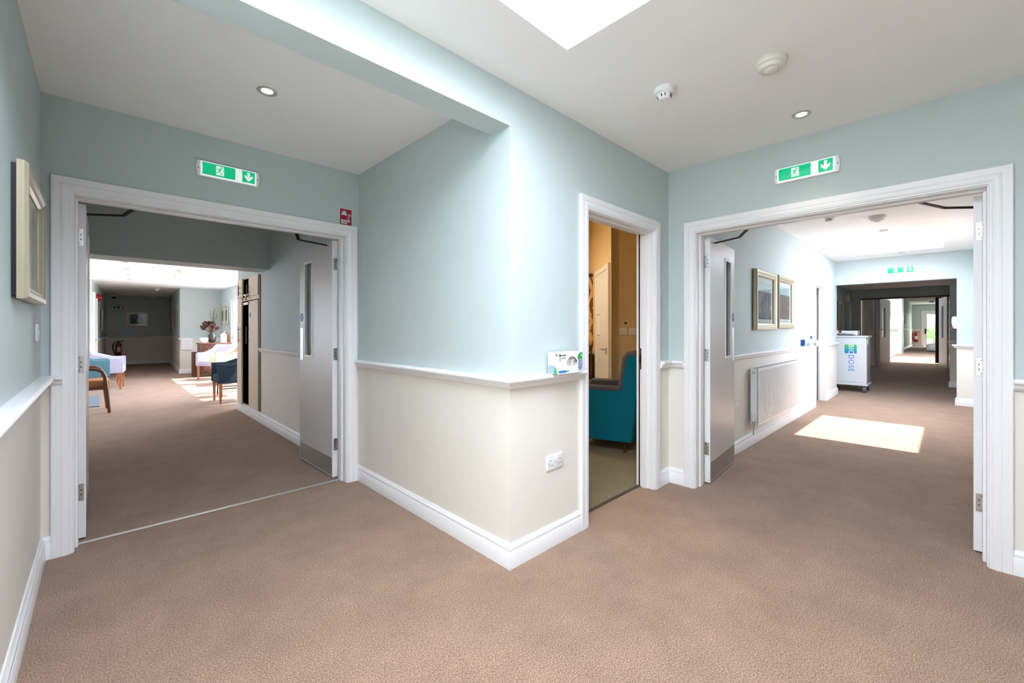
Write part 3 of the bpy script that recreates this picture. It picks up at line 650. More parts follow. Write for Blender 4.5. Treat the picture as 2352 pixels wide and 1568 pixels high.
for wd, y, s in ((0.072, -0.030, 'FIRE ZONE'), (0.052, -0.049, 'DOOR')):
    p = bx('label_strip', (-0.040, y - 0.0075, 0.0028), (-0.040 + wd, y + 0.0075, 0.0034), 'paper', fz)
    text('lettering', s, 0.013, 'print', p, Matrix.Translation((-0.040 + wd / 2, y, 0.0037)), extrude=0.0002)

# ------------------------------------------------------------------ sockets and switches
def socket(label, origin, u, n, single=False, mat='plastic'):
    t = thing('wall_socket', label, 'socket'); t.matrix_world = frame_m(origin, u, n)
    w = 0.086 if single else 0.147
    bx('plate', (-w / 2, -0.043, 0), (w / 2, 0.043, 0.009), mat, t, bevel=0.004, seg=3, smooth=40)
    xs = (-0.0,) if single else (-0.042, 0.042)
    for x in xs:
        bx('pin_hole', (x - 0.002, 0.008, 0.0085), (x + 0.002, 0.016, 0.0096), 'hole', t)
        for dx in (-0.011, 0.011): bx('pin_hole', (x + dx - 0.0032, -0.016, 0.0085), (x + dx + 0.0032, -0.012, 0.0096), 'hole', t)
    for x in ((0.022,) if single else (-0.009, 0.009)):
        MB().box((x - 0.0065, 0.002, 0.008), (x + 0.0065, 0.026, 0.0125), bevel=0.002).build('rocker', mat, t)
    for sx in ((-1, 1) if not single else (-1, 1)):
        MB().cyl((sx * (w / 2 - 0.013), -0.002, 0.0085), (sx * (w / 2 - 0.013), -0.002, 0.0095), 0.0028, 10).build('screw', 'screw', t)
    return t
def switch(label, origin, u, n, gangs=1, mat='plastic', w=0.086, h=0.086):
    t = thing('light_switch', label, 'switch'); t.matrix_world = frame_m(origin, u, n)
    bx('plate', (-w / 2, -h / 2, 0), (w / 2, h / 2, 0.010), mat, t, bevel=0.004, seg=2, smooth=40)
    for i in range(gangs):
        x = (i - (gangs - 1) / 2) * 0.024
        bx('rocker', (x - 0.008, -0.014, 0.009), (x + 0.008, 0.014, 0.014), mat, t, bevel=0.002)
    return t
socket('double white socket low on the projecting corner', (1.9265, YR, 0.487), (1, 0, 0), (0, -1, 0))
socket('small white socket low on the wall beside the radiator', (4.665, YC, 0.52), (1, 0, 0), (0, -1, 0))
switch('white light switch on the wall under the framed picture', (XW, 3.231, 1.252), (0, 1, 0), (1, 0, 0), 1)
switch('white blank plate low on the short pier beside the trolley', (9.74, YC, 0.52), (1, 0, 0), (0, -1, 0), 0, h=0.10)

# ------------------------------------------------------------------ ceiling fittings
def lathe_part(name, prof, mat, parent, seg=28, smooth=40): return MB().lathe(prof, seg).build(name, mat, parent, smooth)
def downlight(label, x, y, z, on=True, energy=9.0):
    t = thing('ceiling_downlight', label, 'downlight', (x, y, z))
    lathe_part('trim_ring', [(0.028, 0.0), (0.029, -0.002), (0.044, -0.007), (0.050, -0.004), (0.050, 0.0)], 'alu', t)
    lathe_part('lens', [(0.0, -0.0015), (0.0285, -0.0015), (0.0285, 0.0), (0, 0)], 'lamp' if on else 'plastic', t)
    if on and energy:
        l = D.lights.new('downlight_lamp', 'SPOT'); l.energy = energy; l.color = (1.0, 0.86, 0.68); l.spot_size = math.radians(100); l.spot_blend = 0.8; l.shadow_soft_size = 0.03
        o = D.objects.new('downlight_lamp', l); COL.objects.link(o); o.parent = t; o.location = (0, 0, -0.02)
    return t
downlight('glowing recessed downlight above the left doorway', 0.652, 2.597, H)
downlight('glowing recessed downlight before the right doorway', 3.050, 0.617, H)
downlight('pale downlight on the corridor ceiling before the skylight', 7.40, 0.585, H, False)
downlight('pale downlight on the corridor ceiling behind the skylight', 9.80, 0.54, H, False)
def smoke_detector(label, x, y, z, s=1.0):
    t = thing('smoke_detector', label, 'smoke detector', (x, y, z)); t.scale = (s, s, s)
    lathe_part('base', [(0, 0), (0.054, 0), (0.055, -0.012), (0.053, -0.026), (0.046, -0.031), (0, -0.031)], 'plastic', t)
    lathe_part('sensor_cage', [(0.040, -0.030), (0.036, -0.040), (0.030, -0.054), (0.026, -0.058), (0.0, -0.058)], 'plastic', t)
    for i in range(12):
        if i % 3 == 2: continue
        sl = MB(); sl.box((-0.0022, -0.0015, -0.0075), (0.0022, 0.0015, 0.0075), mat=Matrix.Rotation(2 * PI * i / 12, 4, 'Z') @ Matrix.Translation((0.0355, 0, -0.043)) @ Matrix.Rotation(PI / 2, 4, 'Z') @ Matrix.Rotation(math.radians(20), 4, 'X'))
        sl.build('vent_slot', 'hole', t)
    bx('clip', (-0.012, -0.066, -0.006), (0.012, -0.045, 0), 'plastic', t, bevel=0.003)
    lathe_part('cap_ring', [(0.0165, -0.0578), (0.0185, -0.0590), (0.0195, -0.0578)], 'plastic_warm', t)
    return t
smoke_detector('white smoke detector with dark slots on the hall ceiling', 2.196, 1.071, H)
smoke_detector('small smoke detector by the frame on the corridor ceiling', 6.05, 0.95, H)
def motion_sensor(label, x, y, z, s=1.0):
    t = thing('motion_sensor', label, 'motion sensor', (x, y, z)); t.scale = (s, s, s)
    lathe_part('base', [(0, 0), (0.068, 0), (0.070, -0.006), (0.068, -0.022), (0.064, -0.026), (0.058, -0.028), (0.056, -0.036), (0.050, -0.044), (0.038, -0.046), (0.0, -0.046)], 'plastic_warm', t)
    lathe_part('lens', [(0.036, -0.044), (0.034, -0.050), (0.026, -0.056), (0.014, -0.060), (0.0, -0.061)], plain('sensor_lens', (0.66, 0.65, 0.62, 1), 0.25), t)
    return t
motion_sensor('round cream motion sensor on the hall ceiling', 2.335, 0.597, H)
motion_sensor('round cream motion sensor on the corridor ceiling', 6.42, 0.56, H, 1.15)

# ------------------------------------------------------------------ pictures
def art_mat(name, kind):
    m, nt, b = nodes(name); b.inputs['Roughness'].default_value = 0.6
    tc = nt.nodes.new('ShaderNodeTexCoord'); mp = nt.nodes.new('ShaderNodeMapping'); n = nt.nodes.new('ShaderNodeTexNoise')
    nt.links.new(tc.outputs['Object'], mp.inputs[0]); nt.links.new(mp.outputs[0], n.inputs['Vector'])
    r = nt.nodes.new('ShaderNodeValToRGB'); el = r.color_ramp.elements
    cols = {'abstract': [(0.25, srgb(150, 176, 190)), (0.38, srgb(64, 92, 132)), (0.45, srgb(40, 52, 88)), (0.50, srgb(120, 136, 150)), (0.55, srgb(136, 52, 46)), (0.61, srgb(186, 172, 146)), (0.70, srgb(46, 90, 122))],
            'abstract2': [(0.25, srgb(56, 84, 118)), (0.38, srgb(120, 140, 150)), (0.47, srgb(136, 64, 62)), (0.55, srgb(150, 140, 120)), (0.63, srgb(46, 74, 112)), (0.75, srgb(120, 150, 110))],
            'pale': [(0.3, srgb(196, 194, 200)), (0.5, srgb(216, 214, 218)), (0.7, srgb(176, 174, 182))],
            'dark': [(0.3, srgb(60, 50, 52)), (0.5, srgb(96, 84, 84)), (0.7, srgb(150, 140, 140))],
            'green': [(0.3, srgb(70, 84, 66)), (0.5, srgb(120, 126, 104)), (0.7, srgb(60, 60, 48))]}[kind]
    el[0].position = cols[0][0]; el[0].color = cols[0][1]; el[1].position = cols[-1][0]; el[1].color = cols[-1][1]
    for p, c in cols[1:-1]: e = el.new(p); e.color = c
    mp.inputs['Scale'].default_value = (9, 3.2, 1) if 'abstract' in kind else (5, 3, 1)
    if kind == 'abstract2': mp.inputs['Location'].default_value = (3.1, 7.7, 0)
    n.inputs['Scale'].default_value = 1.6; n.inputs['Detail'].default_value = 7; n.inputs['Roughness'].default_value = 0.68
    nt.links.new(n.outputs['Fac'], r.inputs['Fac']); nt.links.new(r.outputs['Color'], b.inputs['Base Color']); return m
ART = {k: art_mat('art_' + k, k) for k in ('abstract', 'abstract2', 'pale', 'dark', 'green')}
M['art_sky'] = plain('art_pale_blue', srgb(196, 208, 214), 0.7, bump=(12, 0.0), var=0.08)
def picture(label, origin, u, n, w, h, fw=0.05, depth=0.035, art='pale', mount=0.05, sky=0.0, group=None, glass=True, fmat='gold', back=0.010):
    t = thing('framed_picture', label, 'picture', group=group); t.matrix_world = frame_m(origin, u, n)
    hw, hh = w / 2, h / 2
    bx('backing', (-hw + 0.012, -hh + 0.012, 0), (hw - 0.012, hh - 0.012, back), 'black', t)
    prof = [(0, back), (0, depth * 0.75), (fw * 0.12, depth), (fw * 0.40, depth), (fw * 0.62, depth * 0.86), (fw * 0.66, depth * 0.78), (fw * 0.82, depth * 0.74), (fw, depth * 0.55), (fw, back)]
    for k in range(4):
        mb = MB(); rows = []
        for d, z in prof:
            c = [(-hw + d, -hh + d, z), (hw - d, -hh + d, z), (hw - d, hh - d, z), (-hw + d, hh - d, z)]
            rows.append([c[k], c[(k + 1) % 4]])
        rows.append(rows[0]); mb.grid(rows); mb.face([r[0] for r in rows[:-1]]); mb.face([r[1] for r in rows[:-1]][::-1])
        mb.build('frame_rail', fmat, t)
    iw, ih = hw - fw, hh - fw
    mo = bx('mount', (-iw, -ih, back), (iw, ih, back + 0.004), 'mount', t)
    aw, ah = iw - mount, ih - mount * 1.4
    if sky > 0:
        bx('artwork_sky', (-aw, ah - 2 * ah * sky, back + 0.004), (aw, ah, back + 0.005), 'art_sky', mo)
        bx('artwork', (-aw, -ah, back + 0.004), (aw, ah - 2 * ah * sky, back + 0.005), ART[art], mo)
    else:
        bx('artwork', (-aw, -ah, back + 0.004), (aw, ah, back + 0.005), ART[art], mo)
    if glass: bx('picture_glass', (-iw, -ih, back + 0.007), (iw, ih, back + 0.008), 'glass', t)
    return t
picture('framed picture in champagne frame on the wall beside the camera', (XW, 2.744, 1.642), (0, -1, 0), (1, 0, 0), 0.70, 0.515, 0.062, 0.045, 'pale', 0.035, back=0.014)
picture('first of two abstract pictures above the radiator, with red streak', (5.59, YC, 1.600), (1, 0, 0), (0, -1, 0), 0.80, 0.685, 0.075, 0.05, 'abstract', 0.035, sky=0.26, group='paired abstract pictures above the radiator')
picture('second of two abstract pictures above the radiator, nearer the doorway', (6.46, YC, 1.612), (1, 0, 0), (0, -1, 0), 0.80, 0.675, 0.075, 0.05, 'abstract2', 0.035, sky=0.26, group='paired abstract pictures above the radiator')
picture('framed corridor print on the dark recess wall', (0.952, 20.5, 1.632), (1, 0, 0), (0, -1, 0), 0.60, 0.575, 0.045, 0.03, 'dark', 0.05)
picture('narrow picture on the left wall of the recess', (0.005, 17.5, 1.55), (-0.042, -1, 0), (1, -0.042, 0), 0.5, 0.62, 0.045, 0.03, 'green', 0.05)
picture('nearer picture on the right wall of the recess', (1.674, 16.6, 1.58), (0.048, 1, 0), (-1, 0.048, 0), 0.55, 0.64, 0.045, 0.03, 'green', 0.05, group='pictures on the recess wall')
picture('farther picture on the right wall of the recess', (1.750, 18.2, 1.58), (0.048, 1, 0), (-1, 0.048, 0), 0.55, 0.64, 0.045, 0.03, 'green', 0.05, group='pictures on the recess wall')
picture('first of the paired pictures on the lounge window wall', (2.60, 14.98, 1.665), (0, -1, 0), (-1, 0, 0), 0.46, 0.55, 0.05, 0.03, 'green', 0.05, group='paired pictures beside the lounge window')
picture('second of the paired pictures, next to the lounge window', (2.60, 14.48, 1.665), (0, -1, 0), (-1, 0, 0), 0.46, 0.55, 0.05, 0.03, 'green', 0.05, group='paired pictures beside the lounge window')
picture('picture on the dark lobby wall above the trolley', (14.75, 2.10, 1.60), (1, 0, 0), (0, -1, 0), 0.62, 0.86, 0.05, 0.035, 'pale', 0.05)
picture('framed print on the sunlit far corridor wall', (19.6, 1.42, 1.95), (1, 0, 0), (0, -1, 0), 1.0, 0.62, 0.06, 0.035, 'pale', 0.05)
picture('first small bright print on the shaded far corridor wall', (26.3, 1.44, 1.74), (1, 0, 0), (0, -1, 0), 0.9, 0.56, 0.05, 0.03, 'pale', 0.05, fmat='white', group='small prints in the far corridor')
picture('second small bright print on the shaded far corridor wall', (28.1, 1.44, 1.74), (1, 0, 0), (0, -1, 0), 0.9, 0.56, 0.05, 0.03, 'pale', 0.05, fmat='white', group='small prints in the far corridor')

# ------------------------------------------------------------------ glove box on the dado
gb = thing('glove_box', 'white glove box with green corner print on the corner dado rail', 'box', (1.845, 1.603, 1.0125))
L, DP, HT = 0.228, 0.076, 0.124
cut = [(0.128 + 0.050 * math.cos(a), 0.056 + 0.042 * math.sin(a)) for a in [math.radians(x) for x in range(-8, 200, 16)]] + [(0.098, 0.044), (0.126, 0.054), (0.152, 0.046)]
mb = MB()
for a, b in (((0, -DP, 0), (0.001, 0, HT)), ((L - 0.001, -DP, 0), (L, 0, HT)), ((0, -0.001, 0), (L, 0, HT)), ((0, -DP, 0), (L, 0, 0.001)), ((0, -DP, HT - 0.001), (L, 0, HT))): mb.box(a, b)
mb.build('carton', 'paper', gb)
mf = MB(); bm = mf.bm
o4 = [bm.verts.new((x, -DP, z)) for x, z in ((0, 0), (L, 0), (L, HT), (0, HT))]; cv = [bm.verts.new((x, -DP, z)) for x, z in cut]
es = [bm.edges.new((o4[i], o4[(i + 1) % 4])) for i in range(4)] + [bm.edges.new((cv[i], cv[(i + 1) % len(cv)])) for i in range(len(cv))]
bmesh.ops.triangle_fill(bm, edges=es, use_beauty=True)
inner = [f for f in bm.faces if all(v in cv for v in f.verts)]
bmesh.ops.delete(bm, geom=inner, context='FACES_ONLY')
mf.build('front_panel', 'paper', gb)
gl = MB(); rows = []
for j in range(9):
    rows.append([(0.070 + 0.12 * i / 10, -DP + 0.006 + 0.012 * math.sin(i * 1.7 + j) * math.cos(j * 1.3) + 0.008, 0.030 + 0.075 * j / 8) for i in range(11)])
gl.grid(rows).build('gloves', plain('glove_film', (0.80, 0.77, 0.70, 1), 0.4), gb, smooth=180)
y = -DP - 0.0006
FM = frame_m((0, y, 0), (1, 0, 0), (0, -1, 0))
def shape(nm, poly, mat, par, m, th=0.0004): return MB().prism(poly, th).build(nm, mat, par, xf=m)
M['pgreen'] = plain('print_green', srgb(0, 160, 72), 0.5); M['pblue'] = plain('print_blue', srgb(18, 128, 200), 0.5); M['pgrad'] = plain('print_grey_blue', srgb(150, 160, 190), 0.6)
shape('green_flash', [(0.180, 0.080), (0.181, 0.092), (0.186, 0.104), (0.194, 0.114), (0.204, 0.119), (L - 0.001, 0.119), (L - 0.001, 0.082)], 'pgreen', gb, FM)
shape('molecule_field', [(0.186, 0.046), (0.183, 0.030), (0.196, 0.010), (0.212, 0.014), (L - 0.001, 0.034), (L - 0.001, 0.080), (0.186, 0.080)], 'pgrad', gb, FM)
dots = MB()
for i in range(20):
    x, z = 0.192 + random.random() * 0.030, 0.022 + random.random() * 0.054; dots.cyl((x, y - 0.0006, z), (x, y - 0.0010, z), 0.0017, 8)
do = dots.build('molecule_dots', 'print', gb); do['kind'] = 'stuff'
shape('blue_flash', [(0.006, 0.008), (0.070, 0.008), (0.070, 0.021), (0.006, 0.021)], 'pblue', gb, FM)
MB().cyl((0.016, y, 0.107), (0.016, y - 0.0006, 0.107), 0.0075, 16).build('logo_disc', 'print', gb)
text('lettering', 'HandSafe', 0.013, 'print', gb, frame_m((0.046, y - 0.0006, 0.107), (1, 0, 0), (0, -1, 0)))
shape('blue_tab', [(0.052, 0.088), (0.064, 0.088), (0.064, 0.094), (0.052, 0.094)], 'pblue', gb, FM)
for x0, x1, z, h_ in ((0.010, 0.048, 0.090, 0.0028), (0.010, 0.032, 0.081, 0.0016), (0.010, 0.024, 0.074, 0.0016), (0.084, 0.100, 0.017, 0.002), (0.084, 0.098, 0.012, 0.002)):
    shape('print_line', [(x0, z - h_ / 2), (x1, z - h_ / 2), (x1, z + h_ / 2), (x0, z + h_ / 2)], 'greyfab', gb, FM)
MB().cyl((0.077, y, 0.0145), (0.077, y - 0.0005, 0.0145), 0.0048, 12).build('logo_disc', 'print', gb)
for z, w_ in ((0.105, 0.018), (0.096, 0.011)): shape('white_print', [(0.224 - w_, z - 0.0022), (0.224, z - 0.0022), (0.224, z + 0.0022), (0.224 - w_, z + 0.0022)], 'paper', gb, frame_m((0, y - 0.0005, 0), (1, 0, 0), (0, -1, 0)))
EM = frame_m((-0.0005, 0, 0), (0, -1, 0), (-1, 0, 0))
shape('green_flash', [(0.046, 0.003), (0.070, 0.003), (0.068, 0.020), (0.060, 0.036), (0.050, 0.046)], 'pgreen', gb, EM)
shape('molecule_field', [(0.004, 0.003), (0.046, 0.003), (0.050, 0.046), (0.036, 0.052), (0.004, 0.050)], 'pgrad', gb, EM)
shape('blue_tab', [(0.050, 0.078), (0.053, 0.078), (0.053, 0.088), (0.050, 0.088)], 'pblue', gb, EM)
MB().cyl((-0.0005, -0.066, 0.110), (-0.0011, -0.066, 0.110), 0.006, 14).build('logo_disc', 'print', gb)

# ------------------------------------------------------------------ radiator
rd = thing('radiator', 'white fluted panel radiator under the two pictures', 'radiator', (5.05, YC - 0.002, 0.232))
RW, RH, RDP = 1.95, 0.605, 0.095
def fluted(nm, yf, sgn, par):
    mb = MB(); n = 39; p = RW / n; xs = [(0.0, 0.0)]
    for i in range(n):
        a = i * p; xs += [(a + p * 0.12, 0.0), (a + p * 0.30, 0.008), (a + p * 0.70, 0.008), (a + p * 0.88, 0.0)]
    xs.append((RW, 0.0))
    mb.grid([[(x, yf - d * sgn, z) for x, d in xs] for z in (0.02, RH - 0.02)])
    mb.box((0, yf, 0), (RW, yf + 0.012 * sgn, RH), bevel=0.004)
    return mb.build(nm, 'rad', par, smooth=40)
M['rad'] = plain('radiator_enamel', (0.86, 0.86, 0.87, 1), 0.25)
fluted('front_panel', -RDP, 1, rd)
bx('rear_panel', (0.01, -0.035, 0.01), (RW - 0.01, -0.022, RH - 0.01), 'rad', rd)
for x in (0.0, RW - 0.004): bx('side_panel', (x, -RDP, 0.0), (x + 0.004, -0.02, RH + 0.004), 'rad', rd, bevel=0.001)
gr = bx('top_grille', (0, -RDP, RH - 0.002), (RW, -0.02, RH + 0.006), 'rad', rd, bevel=0.002)
for i in range(2): bx('grille_slot', (0.05, -0.075 + i * 0.03, RH + 0.0055), (RW - 0.05, -0.060 + i * 0.03, RH + 0.0068), 'hole', gr)
for i in (0.25, RW - 0.25): bx('bracket', (i, -0.025, 0.05), (i + 0.04, 0.0, RH - 0.05), 'rad', rd)
MB().cyl((-0.001, -0.055, RH - 0.035), (-0.010, -0.055, RH - 0.035), 0.016, 16).build('blanking_plug', 'steel', rd)
vv = MB().cyl((-0.02, -0.055, -0.02), (-0.02, -0.055, 0.05), 0.014, 16).build('valve_body', 'steel', rd, smooth=40)
MB().cyl((-0.02, -0.055, 0.05), (-0.02, -0.055, 0.13), 0.021, 18).build('valve_head', 'plastic', rd, smooth=40)
MB().cyl((-0.02, -0.055, -0.02), (-0.02, -0.055, -0.10), 0.0075, 10).build('pipe_tail', 'steel', rd)
MB().cyl((-0.02, -0.055, 0.02), (0.01, -0.055, 0.02), 0.010, 12).build('valve_union', 'steel', rd)

# small things on the corridor dado
t = thing('tissue_box', 'small blue and white box on the dado rail by the corridor door', 'box', (7.52, 1.485, 1.0125))
bx('carton', (-0.11, -0.035, 0), (0.13, 0.024, 0.118), 'paper', t, bevel=0.002)
bx('blue_print', (0.0, -0.0356, 0.004), (0.12, -0.035, 0.05), 'pblue', t); bx('pale_print', (-0.10, -0.0356, 0.06), (0.05, -0.035, 0.11), 'art_sky', t)
bx('end_print', (-0.1106, -0.030, 0.01), (-0.11, 0.020, 0.10), 'blue', t)
t = thing('spray_bottle', 'small white bottle with blue cap on the dado rail by the corridor door', 'bottle', (7.93, 1.475, 1.0125))
lathe_part('bottle', [(0, 0), (0.026, 0), (0.028, 0.01), (0.028, 0.08), (0.014, 0.10), (0.012, 0.112), (0, 0.112)], 'plastic', t, 16); bx('trigger_cap', (-0.02, -0.010, 0.108), (0.03, 0.010, 0.15), 'blue', t, bevel=0.003)
mb = MB(); rows = []
for j in range(10):
    v = j / 9
    rows.append([(8.10 + 0.20 * i / 12 + 0.02 * math.sin(j * 1.9), 1.475 - 0.055 * v + 0.018 * math.sin(i * 1.4 + j * 0.9), 1.014 + 0.055 * math.sin(PI * min(1, v * 1.25)) + 0.014 * math.sin(i * 2.1 + j) + 0.012 - 0.05 * max(0, v - 0.7)) for i in range(13)])
tag(mb.grid(rows).build('tissue', 'paper', smooth=180), 'crumpled white tissue over the end of the corridor dado rail', 'tissue')
tis = D.objects['tissue']; md = tis.modifiers.new('thickness', 'SOLIDIFY'); md.thickness = 0.002

# corridor side door leaf standing open inside the room
t = thing('door_5', 'white door standing open inside the doorway behind the pictures', 'door', (D2[0] + 0.035, 1.66, 0.012), 0.0, kind='structure')
bx('leaf', (0, 0, 0), (0.044, 0.80, 1.98), 'white', t, bevel=0.002)
for z in (0.27, 1.03, 1.79): hinge(t, z, 0.0005, 0)

# ------------------------------------------------------------------ medicine trolley
M['trolley'] = plain('trolley_white', (0.66, 0.69, 0.72, 1), 0.35)
tr = thing('medicine_trolley', 'white medicine trolley with green-blue BIODOSE logo standing in the opening', 'trolley', (10.90, 1.118, 0.0))
TW, TD_, TZ0, TZ1 = 0.56, 0.54, 0.17, 1.10
bx('body', (0, 0.0, TZ0), (TD_, TW, TZ1), 'trolley', tr, bevel=0.004)
bx('worktop', (-0.02, -0.03, TZ1), (TD_ + 0.05, TW + 0.02, TZ1 + 0.035), 'trolley', tr, bevel=0.008, seg=2)
bx('chassis', (-0.025, -0.02, 0.135), (TD_ + 0.06, TW + 0.02, TZ0), 'trolley', tr, bevel=0.006)
bx('front_panel', (-0.010, 0.035, TZ0 + 0.03), (0, TW - 0.01, TZ1 - 0.04), plain('trolley_panel', (0.66, 0.69, 0.72, 1), 0.3), tr, bevel=0.002)
for i, (x0, x1) in enumerate(((0.02, 0.18), (0.20, 0.36), (0.38, 0.52))): bx('shutter_slat', (x0, -0.010, TZ0 + 0.02), (x1, 0.0, TZ1 - 0.06), 'alu', tr, bevel=0.003)
bx('side_catch', (0.06, -0.022, TZ1 - 0.14), (0.12, 0.0, TZ1 - 0.02), 'steel', tr, bevel=0.004)
for x in (0.04, TD_ - 0.02):
    for y in (0.03, TW - 0.04):
        c = thing('castor', '', 'x', (x, y, 0)); del c['label']; del c['category']; c.parent = tr
        MB().cyl((0.0, -0.016, 0.058), (0.0, 0.016, 0.058), 0.058, 24).build('wheel', 'rubber', c, smooth=40)
        MB().cyl((0.0, -0.018, 0.058), (0.0, 0.018, 0.058), 0.026, 16).build('hub', 'steel', c, smooth=40)
        fk = MB(); fk.box((-0.02, -0.024, 0.05), (0.02, -0.019, 0.13)); fk.box((-0.02, 0.019, 0.05), (0.02, 0.024, 0.13)); fk.box((-0.022, -0.024, 0.125), (0.022, 0.024, 0.137)); fk.build('fork', 'steel', c)
lm, nt, b = nodes('logo_gradient'); tc = nt.nodes.new('ShaderNodeTexCoord'); sp = nt.nodes.new('ShaderNodeSeparateXYZ'); rr = nt.nodes.new('ShaderNodeValToRGB')
nt.links.new(tc.outputs['Generated'], sp.inputs[0]); nt.links.new(sp.outputs['Z'], rr.inputs['Fac']); nt.links.new(rr.outputs['Color'], b.inputs['Base Color'])
rr.color_ramp.elements[0].position = 0.1; rr.color_ramp.elements[0].color = srgb(30, 120, 200); rr.color_ramp.elements[1].position = 0.95; rr.color_ramp.elements[1].color = srgb(90, 190, 80)
e = rr.color_ramp.elements.new(0.5); e.color = srgb(20, 172, 170)
cy, cz, s2 = 0.248, 0.868, 0.098
rp_ = []
for k, (sx, sy) in enumerate(((1, -1), (1, 1), (-1, 1), (-1, -1))):
    for a in range(0, 91, 15):
        an = math.radians(a - 90 + 90 * k); rp_.append((sx * (s2 - 0.025) + 0.025 * math.cos(an), sy * (s2 * 0.93 - 0.025) + 0.025 * math.sin(an)))
lg = MB().prism(rp_, 0.001).build('logo_tile', lm, tr, xf=frame_m((-0.0105, cy, cz), (0, -1, 0), (-1, 0, 0)))
def vtext(nm, s, size, mat, zc, dy=0.0, sp=1.0, bold=0.0):
    u = Vector((0, 0, -1)); n = Vector((-1, 0, 0))
    return text(nm, s, size, mat, tr, frame_m((-0.0118, cy + dy, zc), u, n), spacing=sp, extrude=0.0004, bold=bold)
vtext('lettering', 'BIO', 0.125, 'paper', cz - 0.012, -0.006, 1.12)
vtext('lettering', 'DOSE', 0.125, 'pblue', cz - 0.285, -0.006, 1.15)
# things on the trolley
zt = TZ1 + 0.035
t = thing('document_tray', 'white plastic tray on top of the trolley', 'tray', (11.14, 1.40, zt))
for a, b in (((-0.10, -0.14, 0), (0.10, 0.14, 0.006)), ((-0.10, -0.14, 0), (-0.092, 0.14, 0.10)), ((0.092, -0.14, 0), (0.10, 0.14, 0.10)), ((-0.10, -0.14, 0), (0.10, -0.132, 0.10)), ((-0.10, 0.132, 0), (0.10, 0.14, 0.10))): bx('tray_wall', a, b, 'plastic', t)
mb = MB(); rows = [[(10.90 + 0.13 * i / 8, 1.30 + 0.36 * j / 14, zt + 0.004 + 0.022 * abs(math.sin(i * 0.9 + j * 0.7)) + 0.025 * math.sin(PI * j / 14)) for j in range(15)] for i in range(9)]
o = mb.grid(rows).build('plastic_bag', plain('bag_film', (0.62, 0.66, 0.70, 1), 0.3), smooth=180); o.modifiers.new('thickness', 'SOLIDIFY').thickness = 0.004
tag(o, 'crumpled grey plastic bag on the trolley top', 'bag')
tag(bx('folder', (11.05, 1.27, zt + 0.102), (11.25, 1.47, zt + 0.135), 'black', bevel=0.006), 'black pouch lying across the white tray on the trolley', 'pouch')
t = thing('red_marker', 'small red-topped pot on the trolley', 'pot', (11.02, 1.60, zt)); lathe_part('pot', [(0, 0), (0.02, 0), (0.02, 0.10), (0, 0.10)], 'plastic', t, 14); lathe_part('cap', [(0, 0.10), (0.022, 0.10), (0.022, 0.14), (0, 0.145)], 'redx', t, 14)

# dispenser and lobby items
t = thing('hand_dispenser', 'white hand-gel dispenser with red lever on the wall beside the wide opening', 'dispenser', (10.40, -0.112, 1.28))
mb = MB(); pr_ = [(0.0, 0.0), (0.0, 0.19), (0.02, 0.205), (0.045, 0.20), (0.058, 0.18), (0.062, 0.12), (0.055, 0.06), (0.035, 0.0)]
mb.prism(pr_, 0.13, mat=Matrix(((0, 0, 1, -0.065), (1, 0, 0, 0), (0, 1, 0, 0), (0, 0, 0, 1)))); mb.build('housing', plain('dispenser_shell', (0.72, 0.78, 0.84, 1), 0.3), t, smooth=50)
bx('lever', (-0.03, 0.020, -0.004), (0.03, 0.056, 0.026), 'redx', t, bevel=0.004)
bx('back_plate', (-0.06, -0.003, 0.0), (0.06, 0.0, 0.19), 'plastic', t)
tag(bx('pier_reveal', (10.33, -0.20, 0), (10.48, -0.113, 2.12), 'wall'), 'narrow wall return carrying the hand-gel dispenser', 'wall', kind='structure')
t = thing('junction_box', 'small grey trunking box high on the dark lobby wall', 'junction box', (15.75, 2.10, 2.05))
bx('case', (-0.16, -0.10, 0), (0.16, 0, 0.22), 'plastic_warm', t, bevel=0.01); bx('cover_seam', (-0.01, -0.102, 0.01), (0.01, -0.10, 0.21), 'greyfab', t)
tag(bx('pipe_boxing', (15.72, 2.0, 0), (16.2, 2.10, 2.05), 'wall', bevel=0.004), 'boxed-in pipe riser on the dark lobby wall', 'pipe boxing', kind='structure')
# far double doors
def far_leaf(n, label, xy, ang, sgn):
    t = thing('door_%d' % n, label, 'door', (xy[0], xy[1], 0.172), ang, kind='structure')
    va, vb = 0.30, 0.50
    ss, zs, F = cells([(va, vb, 0.85, 1.75)], 0.0, 0.75, 0.0, 1.99)
    solid_grid(ss, zs, F, 0.044, lambda q, k, z: (sgn * k, q, z)).build('leaf', 'leafface', t)
    bx('vision_pane', (min(sgn * 0.018, sgn * 0.026), va, 0.85), (max(sgn * 0.018, sgn * 0.026), vb, 1.75), 'glass', t)
    f = MB()
    for p, q in (((va - 0.02, 0.83), (va + 0.006, 1.77)), ((vb - 0.006, 0.83), (vb + 0.02, 1.77)), ((va, 0.83), (vb, 0.856)), ((va, 1.744), (vb, 1.77))): f.box((min(-sgn * 0.008, sgn * 0.002), p[0], p[1]), (max(-sgn * 0.008, sgn * 0.002), q[0], q[1]))
    f.build('bead', 'white', t)
    MB().cyl((-sgn * 0.001, 0.12, 1.13), (-sgn * 0.004, 0.12, 1.13), 0.042, 20).build('fire_door_disc', 'blue', t)
    return t
far_leaf(6, 'half-open grey fire door leaf behind the trolley', (16.84, 1.535), math.radians(-90 - 20), 1)
far_leaf(7, 'open grey fire door leaf beside the dark pier', (16.84, -0.035), math.radians(-90 + 12.5), -1)
tag(bx('trim_19', (16.78, 1.536, 0.14), (16.86, 1.58, 2.17), 'white'), 'door post of the far double doors', 'door post', kind='structure')
